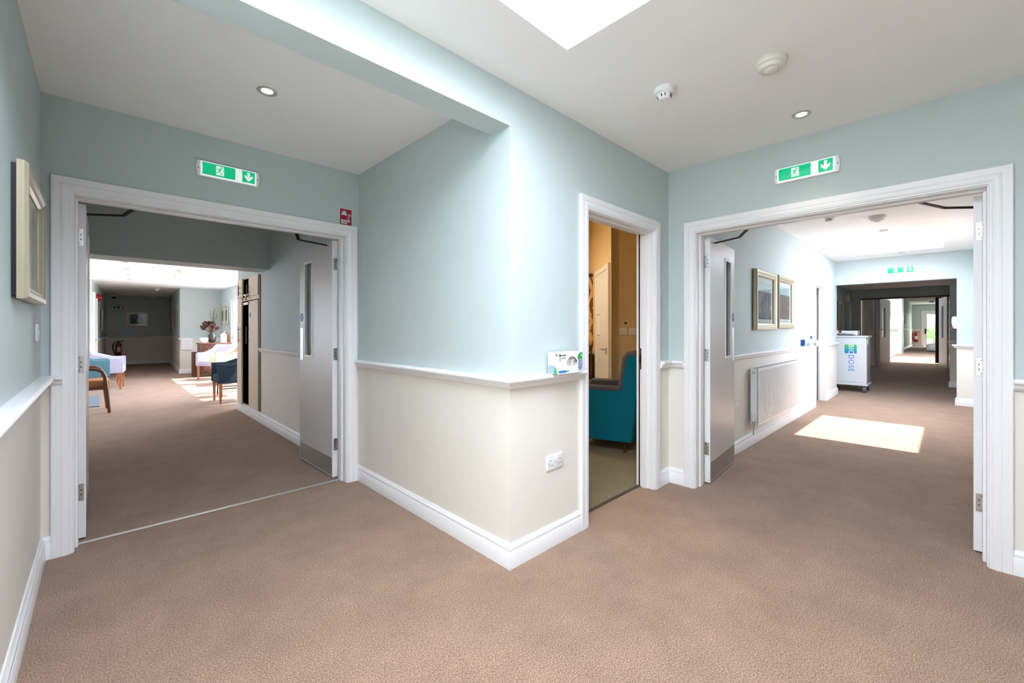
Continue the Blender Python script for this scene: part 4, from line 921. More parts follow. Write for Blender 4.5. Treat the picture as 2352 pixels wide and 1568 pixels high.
tag(bx('trim_20', (16.77, -0.07, 2.165), (16.93, 1.88, 2.21), plain('dark_head', (0.16, 0.14, 0.13, 1), 0.6)), 'dark head frame over the far double doors', 'door head', kind='structure')
t = thing('side_panel_door', 'narrow beige panel door left of the far fire doors', 'door', (16.93, 1.70, 0.165), 0)
bx('leaf', (0, 0, 0), (0.03, 0.16, 2.0), 'beige', t); MB().tube([(-0.03, 0.02, 0.9), (-0.03, 0.02, 1.25)], 0.01, 8).build('handle', 'steel', t)

# far corridor contents
def extinguisher(label, loc, s=1.0, dark=False, rz=0.0):
    t = thing('fire_extinguisher', label, 'extinguisher', loc, rz); t.scale = (s, s, s)
    lathe_part('cylinder', [(0, 0), (0.075, 0), (0.08, 0.01), (0.08, 0.38), (0.07, 0.42), (0.035, 0.45), (0.025, 0.47), (0, 0.47)], 'redx', t, 24)
    lathe_part('base_ring', [(0.070, -0.004), (0.082, -0.004), (0.083, 0.05), (0.0805, 0.05)], 'black', t, 24)
    bx('label_panel', (-0.05, -0.083, 0.14), (0.05, -0.060, 0.30), 'plastic_warm', t, bevel=0.004)
    bx('valve', (-0.02, -0.02, 0.46), (0.02, 0.02, 0.51), 'black', t); bx('lever', (-0.02, -0.015, 0.51), (0.14, 0.015, 0.525), 'black', t); bx('grip', (-0.02, -0.014, 0.485), (0.12, 0.014, 0.497), 'black', t)
    MB().tube([(-0.02, 0, 0.485), (-0.10, 0, 0.47), (-0.145, 0, 0.40), (-0.150, 0, 0.28), (-0.13, 0, 0.18), (-0.10, 0, 0.10), (-0.085, 0, 0.04)], 0.014, 10).build('hose', 'black', t, smooth=60)
    return t
extinguisher('dark fire extinguisher hung on the recess wall below the picture', (0.44, 20.41, 0.33))
extinguisher('red fire extinguisher hung beside the garden door', (34.0, 1.26, 0.52), 1.15, rz=math.radians(-90))
gd = thing('door_8', 'white glazed garden door at the end of the far corridor', 'door', (34.1, (GD[0] + GD[1]) / 2, 0.27), kind='structure')
gw = (GD[1] - GD[0]) / 2
for nm, a, b in (('frame_stile', (-0.03, gw - 0.12, 0), (0.06, gw, 2.06)), ('frame_stile', (-0.03, -gw, 0), (0.06, -gw + 0.12, 2.06)), ('frame_rail', (-0.03, -gw + 0.12, 1.94), (0.06, gw - 0.12, 2.06)), ('leaf_stile', (-0.01, gw - 0.24, 0.02), (0.05, gw - 0.12, 1.94)), ('leaf_stile', (-0.01, -gw + 0.12, 0.02), (0.05, -gw + 0.24, 1.94)), ('leaf_rail', (-0.01, -gw + 0.24, 0.02), (0.05, gw - 0.24, 0.10)), ('leaf_rail', (-0.01, -gw + 0.24, 1.84), (0.05, gw - 0.24, 1.94))): bx(nm, a, b, 'white', gd)
bx('pane', (0.015, -gw + 0.24, 0.10), (0.022, gw - 0.24, 1.84), 'glass', gd)
bx('lock_plate', (-0.05, gw - 0.20, 0.72), (-0.01, gw - 0.15, 1.02), 'black', gd); bx('handle', (-0.09, gw - 0.36, 0.90), (-0.05, gw - 0.16, 0.925), 'black', gd)
portal((34.32, (GD[0] + GD[1]) / 2, 1.25), 2.0, 1.1, (-1, 0, 0))
def drape(name, label, x, y0, y1, z0, z1, mat, n=60, amp=0.03, folds=7):
    mb = MB(); rows = [[(x + amp * math.sin(folds * 2 * PI * i / n) * (1 - 0.4 * j / 8), y0 + (y1 - y0) * i / n, z1 + (z0 - z1) * j / 8) for i in range(n + 1)] for j in range(9)]
    o = mb.grid(rows).build(name, mat, smooth=180); o.modifiers.new('thickness', 'SOLIDIFY').thickness = 0.006
    return tag(o, label, 'curtain')
drape('curtain', 'dark hanging curtain beside the open far fire door', 18.15, 0.09, 0.25, 0.24, 2.66, 'curtain', 40, 0.03, 3)
t = thing('blurred_shape', 'pale rounded stand-in for a blurred shape before the garden door', 'blurred_shape', (26.6, 0.44, 0.27)); t.scale = (0.8, 0.8, 1.0)
lathe_part('rounded_body', [(0, 0.02), (0.22, 0.02), (0.28, 0.07), (0.30, 0.16), (0.29, 0.26), (0.24, 0.33), (0.12, 0.36), (0, 0.365)], 'paper', t, 28, 180); lathe_part('base', [(0, 0), (0.20, 0), (0.21, 0.03), (0, 0.03)], 'black', t)  # rounded form standing in for a blurred pale shape of unknown kind
motion_sensor('ceiling sensor in the far corridor', 30.5, 0.55, 2.70, 1.6)
tag(bx('wall_plate', (25.2, 1.425, 0.95), (25.5, 1.44, 1.15), 'plastic', bevel=0.004), 'small white plate low on the shaded far corridor wall', 'wall plate')
# garden
slab('ground_garden', 34.3, 60, -14, 18, 0.0, 0.22, 'garden ground outside the glazed door', mat='lawn', cat='ground')
slab('ground_path', 34.32, 36.5, -1.2, 2.2, 0.1, 0.235, 'pale paving just outside the garden door', mat='paving', cat='ground')
fe = thing('garden_fence', 'pale board fence across the garden outside the glazed door', 'fence', (41.0, 0, 0.22))
for i in range(44): bx('board', (0, -5.5 + i * 0.25, 0), (0.02 + 0.01 * (i % 2), -5.5 + i * 0.25 + 0.235, 1.75), 'fence', fe)
bx('rail', (0.03, -5.5, 0.3), (0.07, 5.5, 0.4), 'fence', fe); bx('rail', (0.03, -5.5, 1.4), (0.07, 5.5, 1.5), 'fence', fe)
def shrub(label, x, y, z, r, h, n=900):
    t = thing('garden_shrub', label, 'shrub', (x, y, z), group='shrubs outside the garden door')
    MB().tube([(0, 0, 0), (0.03, 0.02, h * 0.4), (0.0, 0.0, h * 0.8)], [0.05, 0.035, 0.015], 8).build('stem', 'darkwood', t)
    vs, fs = [], []
    for i in range(n):
        th, u, q = random.random() * 2 * PI, random.uniform(-1, 1), random.random() ** 0.4
        c = Vector((r * q * math.sqrt(1 - u * u) * math.cos(th), r * q * math.sqrt(1 - u * u) * math.sin(th), h * 0.62 + h * 0.42 * q * u))
        a = Vector((random.gauss(0, 1), random.gauss(0, 1), random.gauss(0, 1))).normalized() * 0.075; b_ = a.orthogonal().normalized() * 0.032
        k = len(vs); vs += [c - a, c + b_, c + a, c - b_]; fs.append((k, k + 1, k + 2, k + 3))
    me = D.meshes.new('foliage'); me.from_pydata([tuple(v) for v in vs], [], fs); me.materials.append(M['leaf']); o = D.objects.new('foliage', me); COL.objects.link(o); o.parent = t; o['kind'] = 'stuff'
for i, (x, y, r, h, lb) in enumerate(((39.6, 2.0, 0.62, 2.1, 'tall leafy shrub at the fence by the lock side of the garden door'), (39.8, 0.6, 0.6, 1.45, 'low leafy shrub in the middle of the garden view'), (39.6, -0.8, 0.62, 1.9, 'leafy shrub at the far side of the garden view'), (43.6, 0.8, 2.2, 3.6, 'large green tree crown behind the garden fence'))): shrub(lb, x, y, 0.22, r, h, 900 if r < 2 else 2400)

# ------------------------------------------------------------------ built-in cupboards in the left corridor
cb = thing('wall_cupboard', 'beige built-in cupboards with long handles and padlocks in the left corridor', 'cupboard', (XL, CUP[0], 0.145))
CW = CUP[1] - CUP[0]; CH = 2.02 - 0.145
car = MB()
for a, b in (((0.10, 0.0, 0), (0.112, CW, CH)), ((0.0, 0.0, 0), (0.11, 0.012, CH)), ((0.0, CW - 0.012, 0), (0.11, CW, CH)), ((0, 0, 0), (0.11, CW, 0.012)), ((0, 0, CH - 0.012), (0.11, CW, CH))): car.box(a, b)
car.build('carcass', 'dark', cb)  # near-black carcass, shade of the open interior put into its colour
bx('mid_rail', (-0.012, 0, 1.545), (0.02, CW, 1.60), 'beige', cb); bx('frame_stile', (-0.012, -0.03, 0), (0.02, 0.02, CH), plain('cupboard_edge', srgb(120, 108, 84), 0.6), cb); bx('frame_stile', (-0.008, CW - 0.02, 0), (0.02, CW + 0.06, CH), 'beige', cb)
def bar_handle(parent, x, y, z0, z1):
    MB().tube([(x - 0.035, y, z0), (x - 0.035, y, z1)], 0.006, 8).build('handle', plain('handle_bronze', (0.10, 0.085, 0.07, 1), 0.35, 0.8) if 'hb' not in M else M['hb'], parent)
    for z in (z0 + 0.04, z1 - 0.04): MB().tube([(x, y, z), (x - 0.035, y, z)], 0.005, 8).build('handle_post', M['hb'], parent)
M['hb'] = plain('handle_bronze', (0.10, 0.085, 0.07, 1), 0.35, 0.8)
dr = bx('door', (-0.022, 0.02, 0.0), (-0.002, 0.53, 1.53), 'beige', cb, bevel=0.002); bar_handle(dr, -0.022, 0.50, 0.92, 1.16)
MB().cyl((-0.022, 0.44, 1.33), (-0.0235, 0.44, 1.33), 0.04, 20).build('fire_door_disc', 'blue', dr)
dr = bx('door', (-0.02, -0.50, 0.0), (0.0, 0.0, 1.53), 'beige', cb, bevel=0.002, loc=(-0.002, CW + 0.01, 0), rz=math.radians(-5.0)); bar_handle(dr, -0.02, -0.40, 0.92, 1.16)
dr = bx('door', (-0.022, 0.02, 1.60), (-0.002, 0.53, CH), 'beige', cb, bevel=0.002); bar_handle(dr, -0.022, 0.48, 1.62, 1.78)
dr = bx('door', (-0.02, -0.50, 1.60), (0.0, 0.0, CH), 'beige', cb, bevel=0.002, loc=(-0.002, CW + 0.01, 0), rz=math.radians(-4.0)); bar_handle(dr, -0.02, -0.40, 1.62, 1.78)
bx('latch_bar', (-0.045, 0.48, 1.48), (-0.030, 0.80, 1.515), 'alu', cb)
bx('latch_bar', (-0.045, 0.48, 1.615), (-0.030, 0.80, 1.635), 'alu', cb)
for y in (0.56, 0.75):
    pk = bx('padlock', (-0.06, y - 0.022, 1.545), (-0.045, y + 0.022, 1.59), 'brass', cb, bevel=0.004)
    MB().tube([(-0.052, y - 0.013, 1.59), (-0.052, y - 0.012, 1.615), (-0.052, y, 1.625), (-0.052, y + 0.012, 1.615), (-0.052, y + 0.013, 1.59)], 0.0035, 8).build('shackle', 'steel', pk)
pk = bx('padlock', (-0.06, 0.79, 1.41), (-0.045, 0.83, 1.46), 'brass', cb, bevel=0.004)

# ------------------------------------------------------------------ lounge furniture
def tub_chair(label, loc, rz, fabric, w=0.62, d=0.60, arm=0.68, back=0.87, group='upholstered tub chairs in the lounge', legs='legwood'):
    """front faces local -y"""
    t = thing('tub_chair', label, 'armchair', loc, rz, group)
    bx('seat', (-w / 2 + 0.07, -d / 2 + 0.01, 0.36), (w / 2 - 0.07, d / 2 - 0.08, 0.48), fabric, t, bevel=0.03, seg=3, smooth=60)
    r = 0.14; path = [(-w / 2, -d / 2), (-w / 2, -d / 6)]
    path += [(-w / 2 + r - r * math.cos(a), d / 2 - r + r * math.sin(a)) for a in [math.radians(x) for x in range(0, 91, 15)]]
    path = path + [(-x, y) for x, y in reversed(path)]
    n = len(path); th = 0.075; cx_ = 0.0
    outer, inner, top = [], [], []
    for i, (x, y) in enumerate(path):
        p, q = path[max(i - 1, 0)], path[min(i + 1, n - 1)]; tx, ty = q[0] - p[0], q[1] - p[1]; l = math.hypot(tx, ty); nx, ny = ty / l, -tx / l
        f = (y + d / 2) / d; s_ = min(1, max(0, (f - 0.58) / 0.4)); s_ = s_ * s_ * (3 - 2 * s_)
        top.append(arm + (back - arm) * s_); outer.append((x, y)); inner.append((x + nx * th, y + ny * th))
    mb = MB(); B = 0.355
    V = []
    for i in range(n):
        o_, a_ = outer[i], inner[i]; z = top[i]; m_ = ((o_[0] + a_[0]) / 2, (o_[1] + a_[1]) / 2)
        V.append([mb.bm.verts.new(p) for p in ((o_[0], o_[1], B), (o_[0], o_[1], z - 0.03), (o_[0] * 0.75 + a_[0] * 0.25, o_[1] * 0.75 + a_[1] * 0.25, z - 0.006), (m_[0], m_[1], z), (o_[0] * 0.25 + a_[0] * 0.75, o_[1] * 0.25 + a_[1] * 0.75, z - 0.006), (a_[0], a_[1], z - 0.03), (a_[0], a_[1], B))])
    for a, b in zip(V, V[1:]):
        for k in range(7): mb.bm.faces.new((a[k], b[k], b[(k + 1) % 7], a[(k + 1) % 7]))
    mb.bm.faces.new(V[0]); mb.bm.faces.new(V[-1][::-1]); mb.build('back_and_arms', fabric, t, smooth=50)
    bx('seat_rail', (-w / 2 + 0.02, -d / 2 + 0.015, 0.345), (w / 2 - 0.02, d / 2 - 0.02, 0.37), fabric, t)
    for sx in (-1, 1):
        for sy in (-1, 1):
            mb = MB(); x, y = sx * (w / 2 - 0.035), sy * (d / 2 - 0.04)
            a, b = 0.022, 0.014; off = 0.03 if sy > 0 else 0.0
            q = [[mb.bm.verts.new((x + e[0] * s__, y + e[1] * s__ + dy, z)) for e in ((-1, -1), (1, -1), (1, 1), (-1, 1))] for s__, z, dy in ((b, 0, off), (a, 0.36, 0))]
            for k in range(4): mb.bm.faces.new((q[0][k], q[0][(k + 1) % 4], q[1][(k + 1) % 4], q[1][k]))
            mb.bm.faces.new(q[0][::-1]); mb.bm.faces.new(q[1]); mb.build('leg', legs, t)
    return t
R = math.radians
tub_chair('dusty teal tub chair between the brown armchair and the lavender chair', (-0.19, 11.52, 0), R(92), 'teal_dusty')
tub_chair('lavender tub chair in the row on the left of the lounge', (0.06, 12.42, 0), R(84), 'lav')
tub_chair('navy tub chair nearest the cupboards', (1.70, 8.80, 0), R(-90), 'navy')
tub_chair('peach tub chair behind the navy one', (2.13, 11.68, 0), R(-90), 'peach')
tub_chair('lavender tub chair turned towards the room in front of the sideboard', (2.12, 13.04, 0), R(-54), 'lav')
bc = thing('wooden_armchair', 'brown wooden armchair with tan seat at the edge of the left doorway view', 'armchair', (-0.20, 9.12, 0), R(92))
w, d = 0.56, 0.56
for sx in (-1, 1):
    x = sx * w / 2
    mb = MB(); pts = [(x, -d / 2, 0), (x, -d / 2 + 0.03, 0.35), (x, -d / 2 + 0.05, 0.56), (x, -d / 2 + 0.08, 0.63), (x, -d / 2 + 0.14, 0.665), (x, -d / 2 + 0.22, 0.675), (x, 0.05, 0.685), (x, d / 2 - 0.02, 0.69)]
    mb.tube(pts, [0.020, 0.024, 0.024, 0.024, 0.024, 0.023, 0.022, 0.022], 8); mb.build('bent_arm_leg', 'walnut', bc, smooth=60)
    MB().tube([(x, d / 2 + 0.04, 0), (x, d / 2 - 0.02, 0.40), (x, d / 2 + 0.02, 0.70), (x, d / 2 + 0.08, 0.95)], [0.018, 0.024, 0.022, 0.018], 8).build('rear_leg', 'walnut', bc, smooth=60)
    bx('side_rail', (x - 0.014, -d / 2 + 0.02, 0.36), (x + 0.014, d / 2, 0.41), 'walnut', bc)
bx('seat', (-w / 2 + 0.02, -d / 2 - 0.01, 0.37), (w / 2 - 0.02, d / 2 - 0.04, 0.50), 'tan', bc, bevel=0.03, seg=3, smooth=60)
bx('front_rail', (-w / 2, -d / 2 + 0.01, 0.34), (w / 2, -d / 2 + 0.035, 0.40), 'walnut', bc)
MB().box((-w / 2 + 0.03, -0.03, 0.0), (w / 2 - 0.03, 0.04, 0.46), bevel=0.025, seg=3).build('backrest', 'tan', bc, smooth=60, xf=Matrix.Translation((0, d / 2 - 0.01, 0.50)) @ Matrix.Rotation(R(-8), 4, 'X'))
# occasional table with cabriole legs
ot = thing('occasional_table', 'small wooden table with curved legs behind the lavender chair', 'table', (-0.06, 13.16, 0))
bx('tabletop', (-0.38, -0.36, 0.42), (0.38, 0.36, 0.45), 'legwood', ot, bevel=0.008)
for a, b in (((-0.35, -0.34, 0.34), (0.35, -0.32, 0.42)), ((-0.35, 0.32, 0.34), (0.35, 0.34, 0.42)), ((-0.36, -0.33, 0.34), (-0.34, 0.33, 0.42)), ((0.34, -0.33, 0.34), (0.36, 0.33, 0.42))): bx('apron', a, b, 'legwood', ot)
for sx in (-1, 1):
    for sy in (-1, 1):
        p = lambda o, z: (sx * (0.33 + o), sy * (0.31 + o), z)
        MB().tube([p(0, 0.40), p(0.025, 0.35), p(0.030, 0.30), p(0.010, 0.20), p(-0.010, 0.11), p(-0.004, 0.05), p(0.022, 0.025), p(0.030, 0.012), p(0.03, 0.0)], [0.028, 0.034, 0.032, 0.022, 0.016, 0.014, 0.020, 0.026, 0.022], 10).build('cabriole_leg', 'legwood', ot, smooth=60)
st = thing('side_table', 'small black metal table behind the navy chair', 'table', (1.83, 9.62, 0))
bx('tabletop', (-0.25, -0.22, 0.50), (0.25, 0.22, 0.52), 'black', st)
for x in (-0.22, 0.22):
    for y in (-0.19, 0.19): bx('leg', (x - 0.010, y - 0.010, 0), (x + 0.010, y + 0.010, 0.50), 'black', st)
for y in (-0.19, 0.19): bx('stretcher', (-0.21, y - 0.008, 0.14), (0.21, y + 0.008, 0.16), 'black', st)
for x in (-0.22, 0.22): bx('stretcher', (x - 0.008, -0.18, 0.14), (x + 0.008, 0.18, 0.16), 'black', st)
# sideboard in the corner
sb = thing('sideboard', 'dark carved oak sideboard in the lounge corner', 'sideboard', (1.86, 13.70, 0))
bx('carcass', (0, 0, 0.08), (0.70, 0.42, 0.86), 'darkwood', sb, bevel=0.004); bx('top', (-0.025, -0.03, 0.86), (0.72, 0.44, 0.90), 'darkwood', sb, bevel=0.008)
for x in (0.0, 0.65):
    for y in (0.0, 0.37): bx('leg', (x, y, 0), (x + 0.05, y + 0.05, 0.10), 'darkwood', sb)
for i in range(2):
    dw = bx('drawer', (0.03 + i * 0.33, -0.012, 0.66), (0.34 + i * 0.33, 0.0, 0.83), 'darkwood', sb, bevel=0.004); MB().cyl((0.185 + i * 0.33, -0.012, 0.745), (0.185 + i * 0.33, -0.03, 0.745), 0.014, 12).build('knob', 'brass', dw)
    dd = bx('door', (0.03 + i * 0.33, -0.012, 0.11), (0.34 + i * 0.33, 0.0, 0.63), 'darkwood', sb, bevel=0.004); bx('carved_panel', (0.08 + i * 0.33, -0.018, 0.17), (0.29 + i * 0.33, -0.012, 0.57), 'walnut', dd, bevel=0.004)
bx('side_panel_left', (-0.006, 0.05, 0.16), (0.0, 0.37, 0.78), 'walnut', sb)
tag(bx('wooden_tray', (1.73, 13.90, 0.0), (1.83, 14.1, 0.66), 'darkwood', bevel=0.006), 'dark wooden stand at the end of the sideboard', 'stand')
t = thing('cream_bowl', 'cream bowl at the front of the sideboard', 'bowl', (1.96, 13.80, 0.90)); lathe_part('bowl', [(0, 0), (0.05, 0), (0.07, 0.02), (0.095, 0.08), (0.10, 0.14), (0.094, 0.14), (0.088, 0.08), (0.05, 0.015), (0, 0.012)], plain('cream_glaze', (0.78, 0.74, 0.66, 1), 0.3), t); lathe_part('foot_ring', [(0.045, -0.004 + 0.004), (0.052, 0.0), (0.052, 0.008), (0.045, 0.008)], 'plastic_warm', t)
t = thing('cream_caddy', 'square cream jar with brown lid on the sideboard', 'jar', (2.40, 13.80, 0.90)); bx('body', (-0.065, -0.065, 0), (0.065, 0.065, 0.23), plain('cream_jar', (0.80, 0.75, 0.64, 1), 0.4), t, bevel=0.012, seg=2); bx('neck', (-0.035, -0.035, 0.23), (0.035, 0.035, 0.26), 'plastic_warm', t)
MB().tube([(-0.04, 0, 0.27), (-0.01, 0.0, 0.285), (0.02, 0, 0.30), (0.045, 0, 0.29)], [0.008, 0.018, 0.016, 0.006], 10).build('ornament', 'walnut', t, smooth=60)
t = thing('dark_plaque', 'dark wooden plate propped against the wall at the sideboard end', 'plate', (2.47, 13.95, 0.90)); MB().cyl((0, 0, 0.13), (0.02, 0.03, 0.135), 0.13, 28).build('dish', 'darkwood', t); bx('stand', (-0.06, -0.03, 0), (0.06, 0.05, 0.02), 'darkwood', t)
fv = thing('flower_vase', 'dark round vase with dried brown flowers and green stems on the sideboard', 'vase', (2.16, 13.92, 0.90))
lathe_part('vase', [(0, 0), (0.05, 0), (0.085, 0.05), (0.10, 0.13), (0.085, 0.21), (0.05, 0.25), (0.045, 0.28), (0.05, 0.29), (0.04, 0.285), (0.0, 0.26)], plain('vase_dark', (0.035, 0.028, 0.025, 1), 0.35), fv)
M['petal'] = plain('dried_petal', srgb(80, 46, 38), 0.8, bump=(40, 0.3), var=0.4); M['frond'] = plain('green_frond', srgb(70, 84, 52), 0.8, bump=(40, 0.2), var=0.3)
fl_head = None
for i in range(26):
    a = random.random() * 2 * PI; e = random.uniform(-0.2, 1.3); rr_ = 0.19
    c = Vector((-0.05 + rr_ * math.cos(a) * math.cos(e) * 0.8, -0.03 + rr_ * math.sin(a) * math.cos(e) * 0.6, 0.36 + rr_ * math.sin(e) * 0.85))
    mb = MB()
    for k in range(9):
        an = 2 * PI * k / 9; u = Vector((math.cos(an), math.sin(an), 0.5 + 0.5 * (k % 2))); v = Vector((-math.sin(an), math.cos(an), 0)) * 0.034
        mb.face([c, c + u * 0.045 - v, c + u * 0.085, c + u * 0.045 + v])
    o = mb.build('flower_head', 'petal', fv)
    MB().tube([(0, 0, 0.24), tuple((c + Vector((0, 0, 0.24))) / 2 + Vector((0, 0, 0.02))), tuple(c)], 0.004, 6).build('stem', 'walnut', fv)
for i in range(12):
    a = random.uniform(-0.5, 0.9); L_ = random.uniform(0.45, 0.72)
    top_ = (0.03 + 0.32 * math.sin(a) * L_, random.uniform(-0.08, 0.08), 0.27 + L_ * math.cos(a * 0.6))
    mid = (top_[0] * 0.35, top_[1] * 0.4, 0.27 + L_ * 0.5); mb = MB(); mb.tube([(0, 0, 0.25), mid, top_], [0.005, 0.004, 0.002], 6)
    for k in range(9):
        f = 0.35 + 0.65 * k / 8; p = Vector(mid).lerp(Vector(top_), (f - 0.35) / 0.65); s__ = Vector((random.uniform(-1, 1), random.uniform(-1, 1), 0.8)).normalized() * 0.06
        n_ = s__.orthogonal().normalized() * 0.006; mb.face([p, p + s__ * 0.5 + n_, p + s__, p + s__ * 0.5 - n_])
    mb.build('frond', 'frond' if a > 0.1 else 'walnut', fv)
nt_ = thing('notice_sheet', 'white notice sheet pinned below the dado on the lounge far wall', 'notice', (1.76, 15.2, 0.68))
bx('sheet', (-0.125, -0.040, 0), (0.125, -0.036, 0.31), 'paper', nt_); bx('hanger', (-0.02, -0.038, 0.29), (0.02, 0.0, 0.31), 'plastic', nt_)
for i in range(5): bx('print_line', (-0.09, -0.0405, 0.25 - i * 0.045), (0.09 - 0.02 * (i % 2), -0.040, 0.253 - i * 0.045), 'greyfab', nt_)
tag(bx('door_mat', (-0.75, 9.66, 0.0), (-0.02, 11.17, 0.014), 'mat', bevel=0.004), 'grey slate mat on the lounge carpet beside the brown armchair', 'mat')
switch('small white switch on the recess corner wall', (1.62, 15.55, 1.30), (0.048, 1, 0), (-1, 0.048, 0), 1)
switch('low white socket plate on the recess corner wall', (1.62, 15.55, 0.45), (0.048, 1, 0), (-1, 0.048, 0), 1)
# recess details
LW = lambda y: -0.16 + 0.28 * (y - 13.9) / 6.6
t = thing('trim_21', 'white door frame on the left wall of the recess', 'door frame', kind='structure')
for y in (14.15, 15.1): bx('jamb', (LW(y), y, 0), (LW(y) + 0.045, y + 0.10, 2.05), 'white', t)
bx('head', (LW(14.15), 14.15, 2.05), (LW(15.2) + 0.005, 15.2, 2.15), 'white', t); bx('closed_leaf', (LW(14.25) - 0.005, 14.25, 0), (LW(15.1) - 0.01, 15.1, 2.05), 'white', t)
t = thing('alarm_sounder', 'red alarm sounder above the recess door frame', 'alarm', (LW(15.6), 15.6, 2.10)); MB().cyl((0, 0, 0), (0.05, 0, 0), 0.10, 20).build('base', 'redx', t); MB().cyl((0.05, 0, 0), (0.10, 0, 0), 0.075, 20, r2=0.055).build('dome', 'redx', t, smooth=40)
t = thing('security_camera', 'dark dome camera high in the recess corner', 'camera', (0.32, 20.2, 2.34)); lathe_part('mount', [(0, 0.12), (0.07, 0.12), (0.075, 0.05), (0, 0.05)], 'plastic', t); lathe_part('dome', [(0.07, 0.055), (0.06, 0.02), (0.03, -0.01), (0, -0.015)], 'black', t)
downlight('left glowing downlight in the dark recess', 0.62, 18.9, 2.46, True, 1.0); downlight('right glowing downlight in the dark recess', 1.42, 18.3, 2.46, True, 1.0)
smoke_detector('smoke detector on the recess ceiling', 1.18, 16.2, 2.46, 1.3); smoke_detector('smoke detector in the middle of the recess ceiling', 1.50, 19.2, 2.46, 1.3)
motion_sensor('nearer white sensor on the sunlit lounge ceiling', 1.12, 10.5, 2.43, 1.2); motion_sensor('farther white sensor on the sunlit lounge ceiling', 1.14, 11.3, 2.43, 1.2)
for i, (x, y) in enumerate(((0.30, 9.9), (0.36, 11.0), (0.42, 12.2), (0.48, 13.3), (1.95, 12.2), (1.95, 13.4))):
    downlight(['unlit downlight nearest the beam on the lounge ceiling', 'second unlit downlight of the left lounge row', 'third unlit downlight of the left lounge row', 'fourth unlit downlight of the left lounge row', 'unlit downlight near the lounge windows', 'unlit downlight above the sideboard'][i], x, y, 2.43, False)
slab('ground_terrace', 2.76, 14, 6.4, 24, -0.02, 0.02, 'pale terrace outside the lounge windows', mat='paving', cat='ground')

# ------------------------------------------------------------------ ochre room
uD = Vector((-1.13, -1.13, 0)).normalized(); nD = Vector((uD.y, -uD.x, 0)); nD = -nD if nD.x > 0 else nD
def on_diag(s, p, z): v = Vector((4.67, 2.99, 0)) - uD * s + nD * p; return (v.x, v.y, z)
od = thing('door_9', 'white door with lever handle in the diagonal ochre wall', 'door', kind='structure'); od.matrix_world = frame_m(on_diag(0.52, 0.001, 0.0), uD, nD)
bx('leaf', (-0.40, 0.01, 0.0), (0.40, 2.06, 0.012), 'white', od)
for a, b in (((0.40, 0, 0), (0.47, 2.13, 0.03)), ((-0.47, 0, 0), (-0.40, 2.13, 0.03)), ((-0.40, 2.06, 0), (0.40, 2.13, 0.03))): bx('architrave', a, b, 'white', od, bevel=0.004)
bx('notice', (-0.36, 1.18, 0.012), (-0.14, 1.48, 0.014), 'paper', od); 
for z_ in (1.18, 1.475): bx('notice_clip', (-0.36, z_, 0.014), (-0.14, z_ + 0.006, 0.016), 'print', od)
hd = MB().tube([(0.31, 1.0, 0.012), (0.31, 1.0, 0.06), (0.30, 1.0, 0.065), (0.19, 1.0, 0.065)], 0.010, 10).build('handle', 'steel', od, smooth=60); MB().cyl((0.31, 1.0, 0.012), (0.31, 1.0, 0.020), 0.026, 18).build('rose', 'steel', hd)
uK = Vector((1.379, -1.379, 0)).normalized(); nK = Vector((-uK.y, uK.x, 0)); nK = -nK if nK.x > 0 else nK
def dark_wall(s): v = Vector((4.671, 2.989, 0)) + uK * s; return v
for s, lb in ((0.15, 'first white switch on the shaded ochre wall'), (0.265, 'second white switch on the shaded ochre wall')):
    v = dark_wall(s); switch(lb, (v.x, v.y, 1.24), tuple(uK), tuple(nK), 2, w=0.094, h=0.094)
v = dark_wall(0.18); t = thing('thermostat', 'small grey thermostat above the switches on the ochre wall', 'thermostat'); t.matrix_world = frame_m((v.x, v.y, 1.345), tuple(uK), tuple(nK)); bx('case', (-0.026, -0.026, 0), (0.026, 0.026, 0.012), 'plastic', t, bevel=0.003); bx('face', (-0.018, -0.018, 0.012), (0.018, 0.018, 0.0135), plain('thermo_face', (0.10, 0.10, 0.11, 1), 0.4), t)
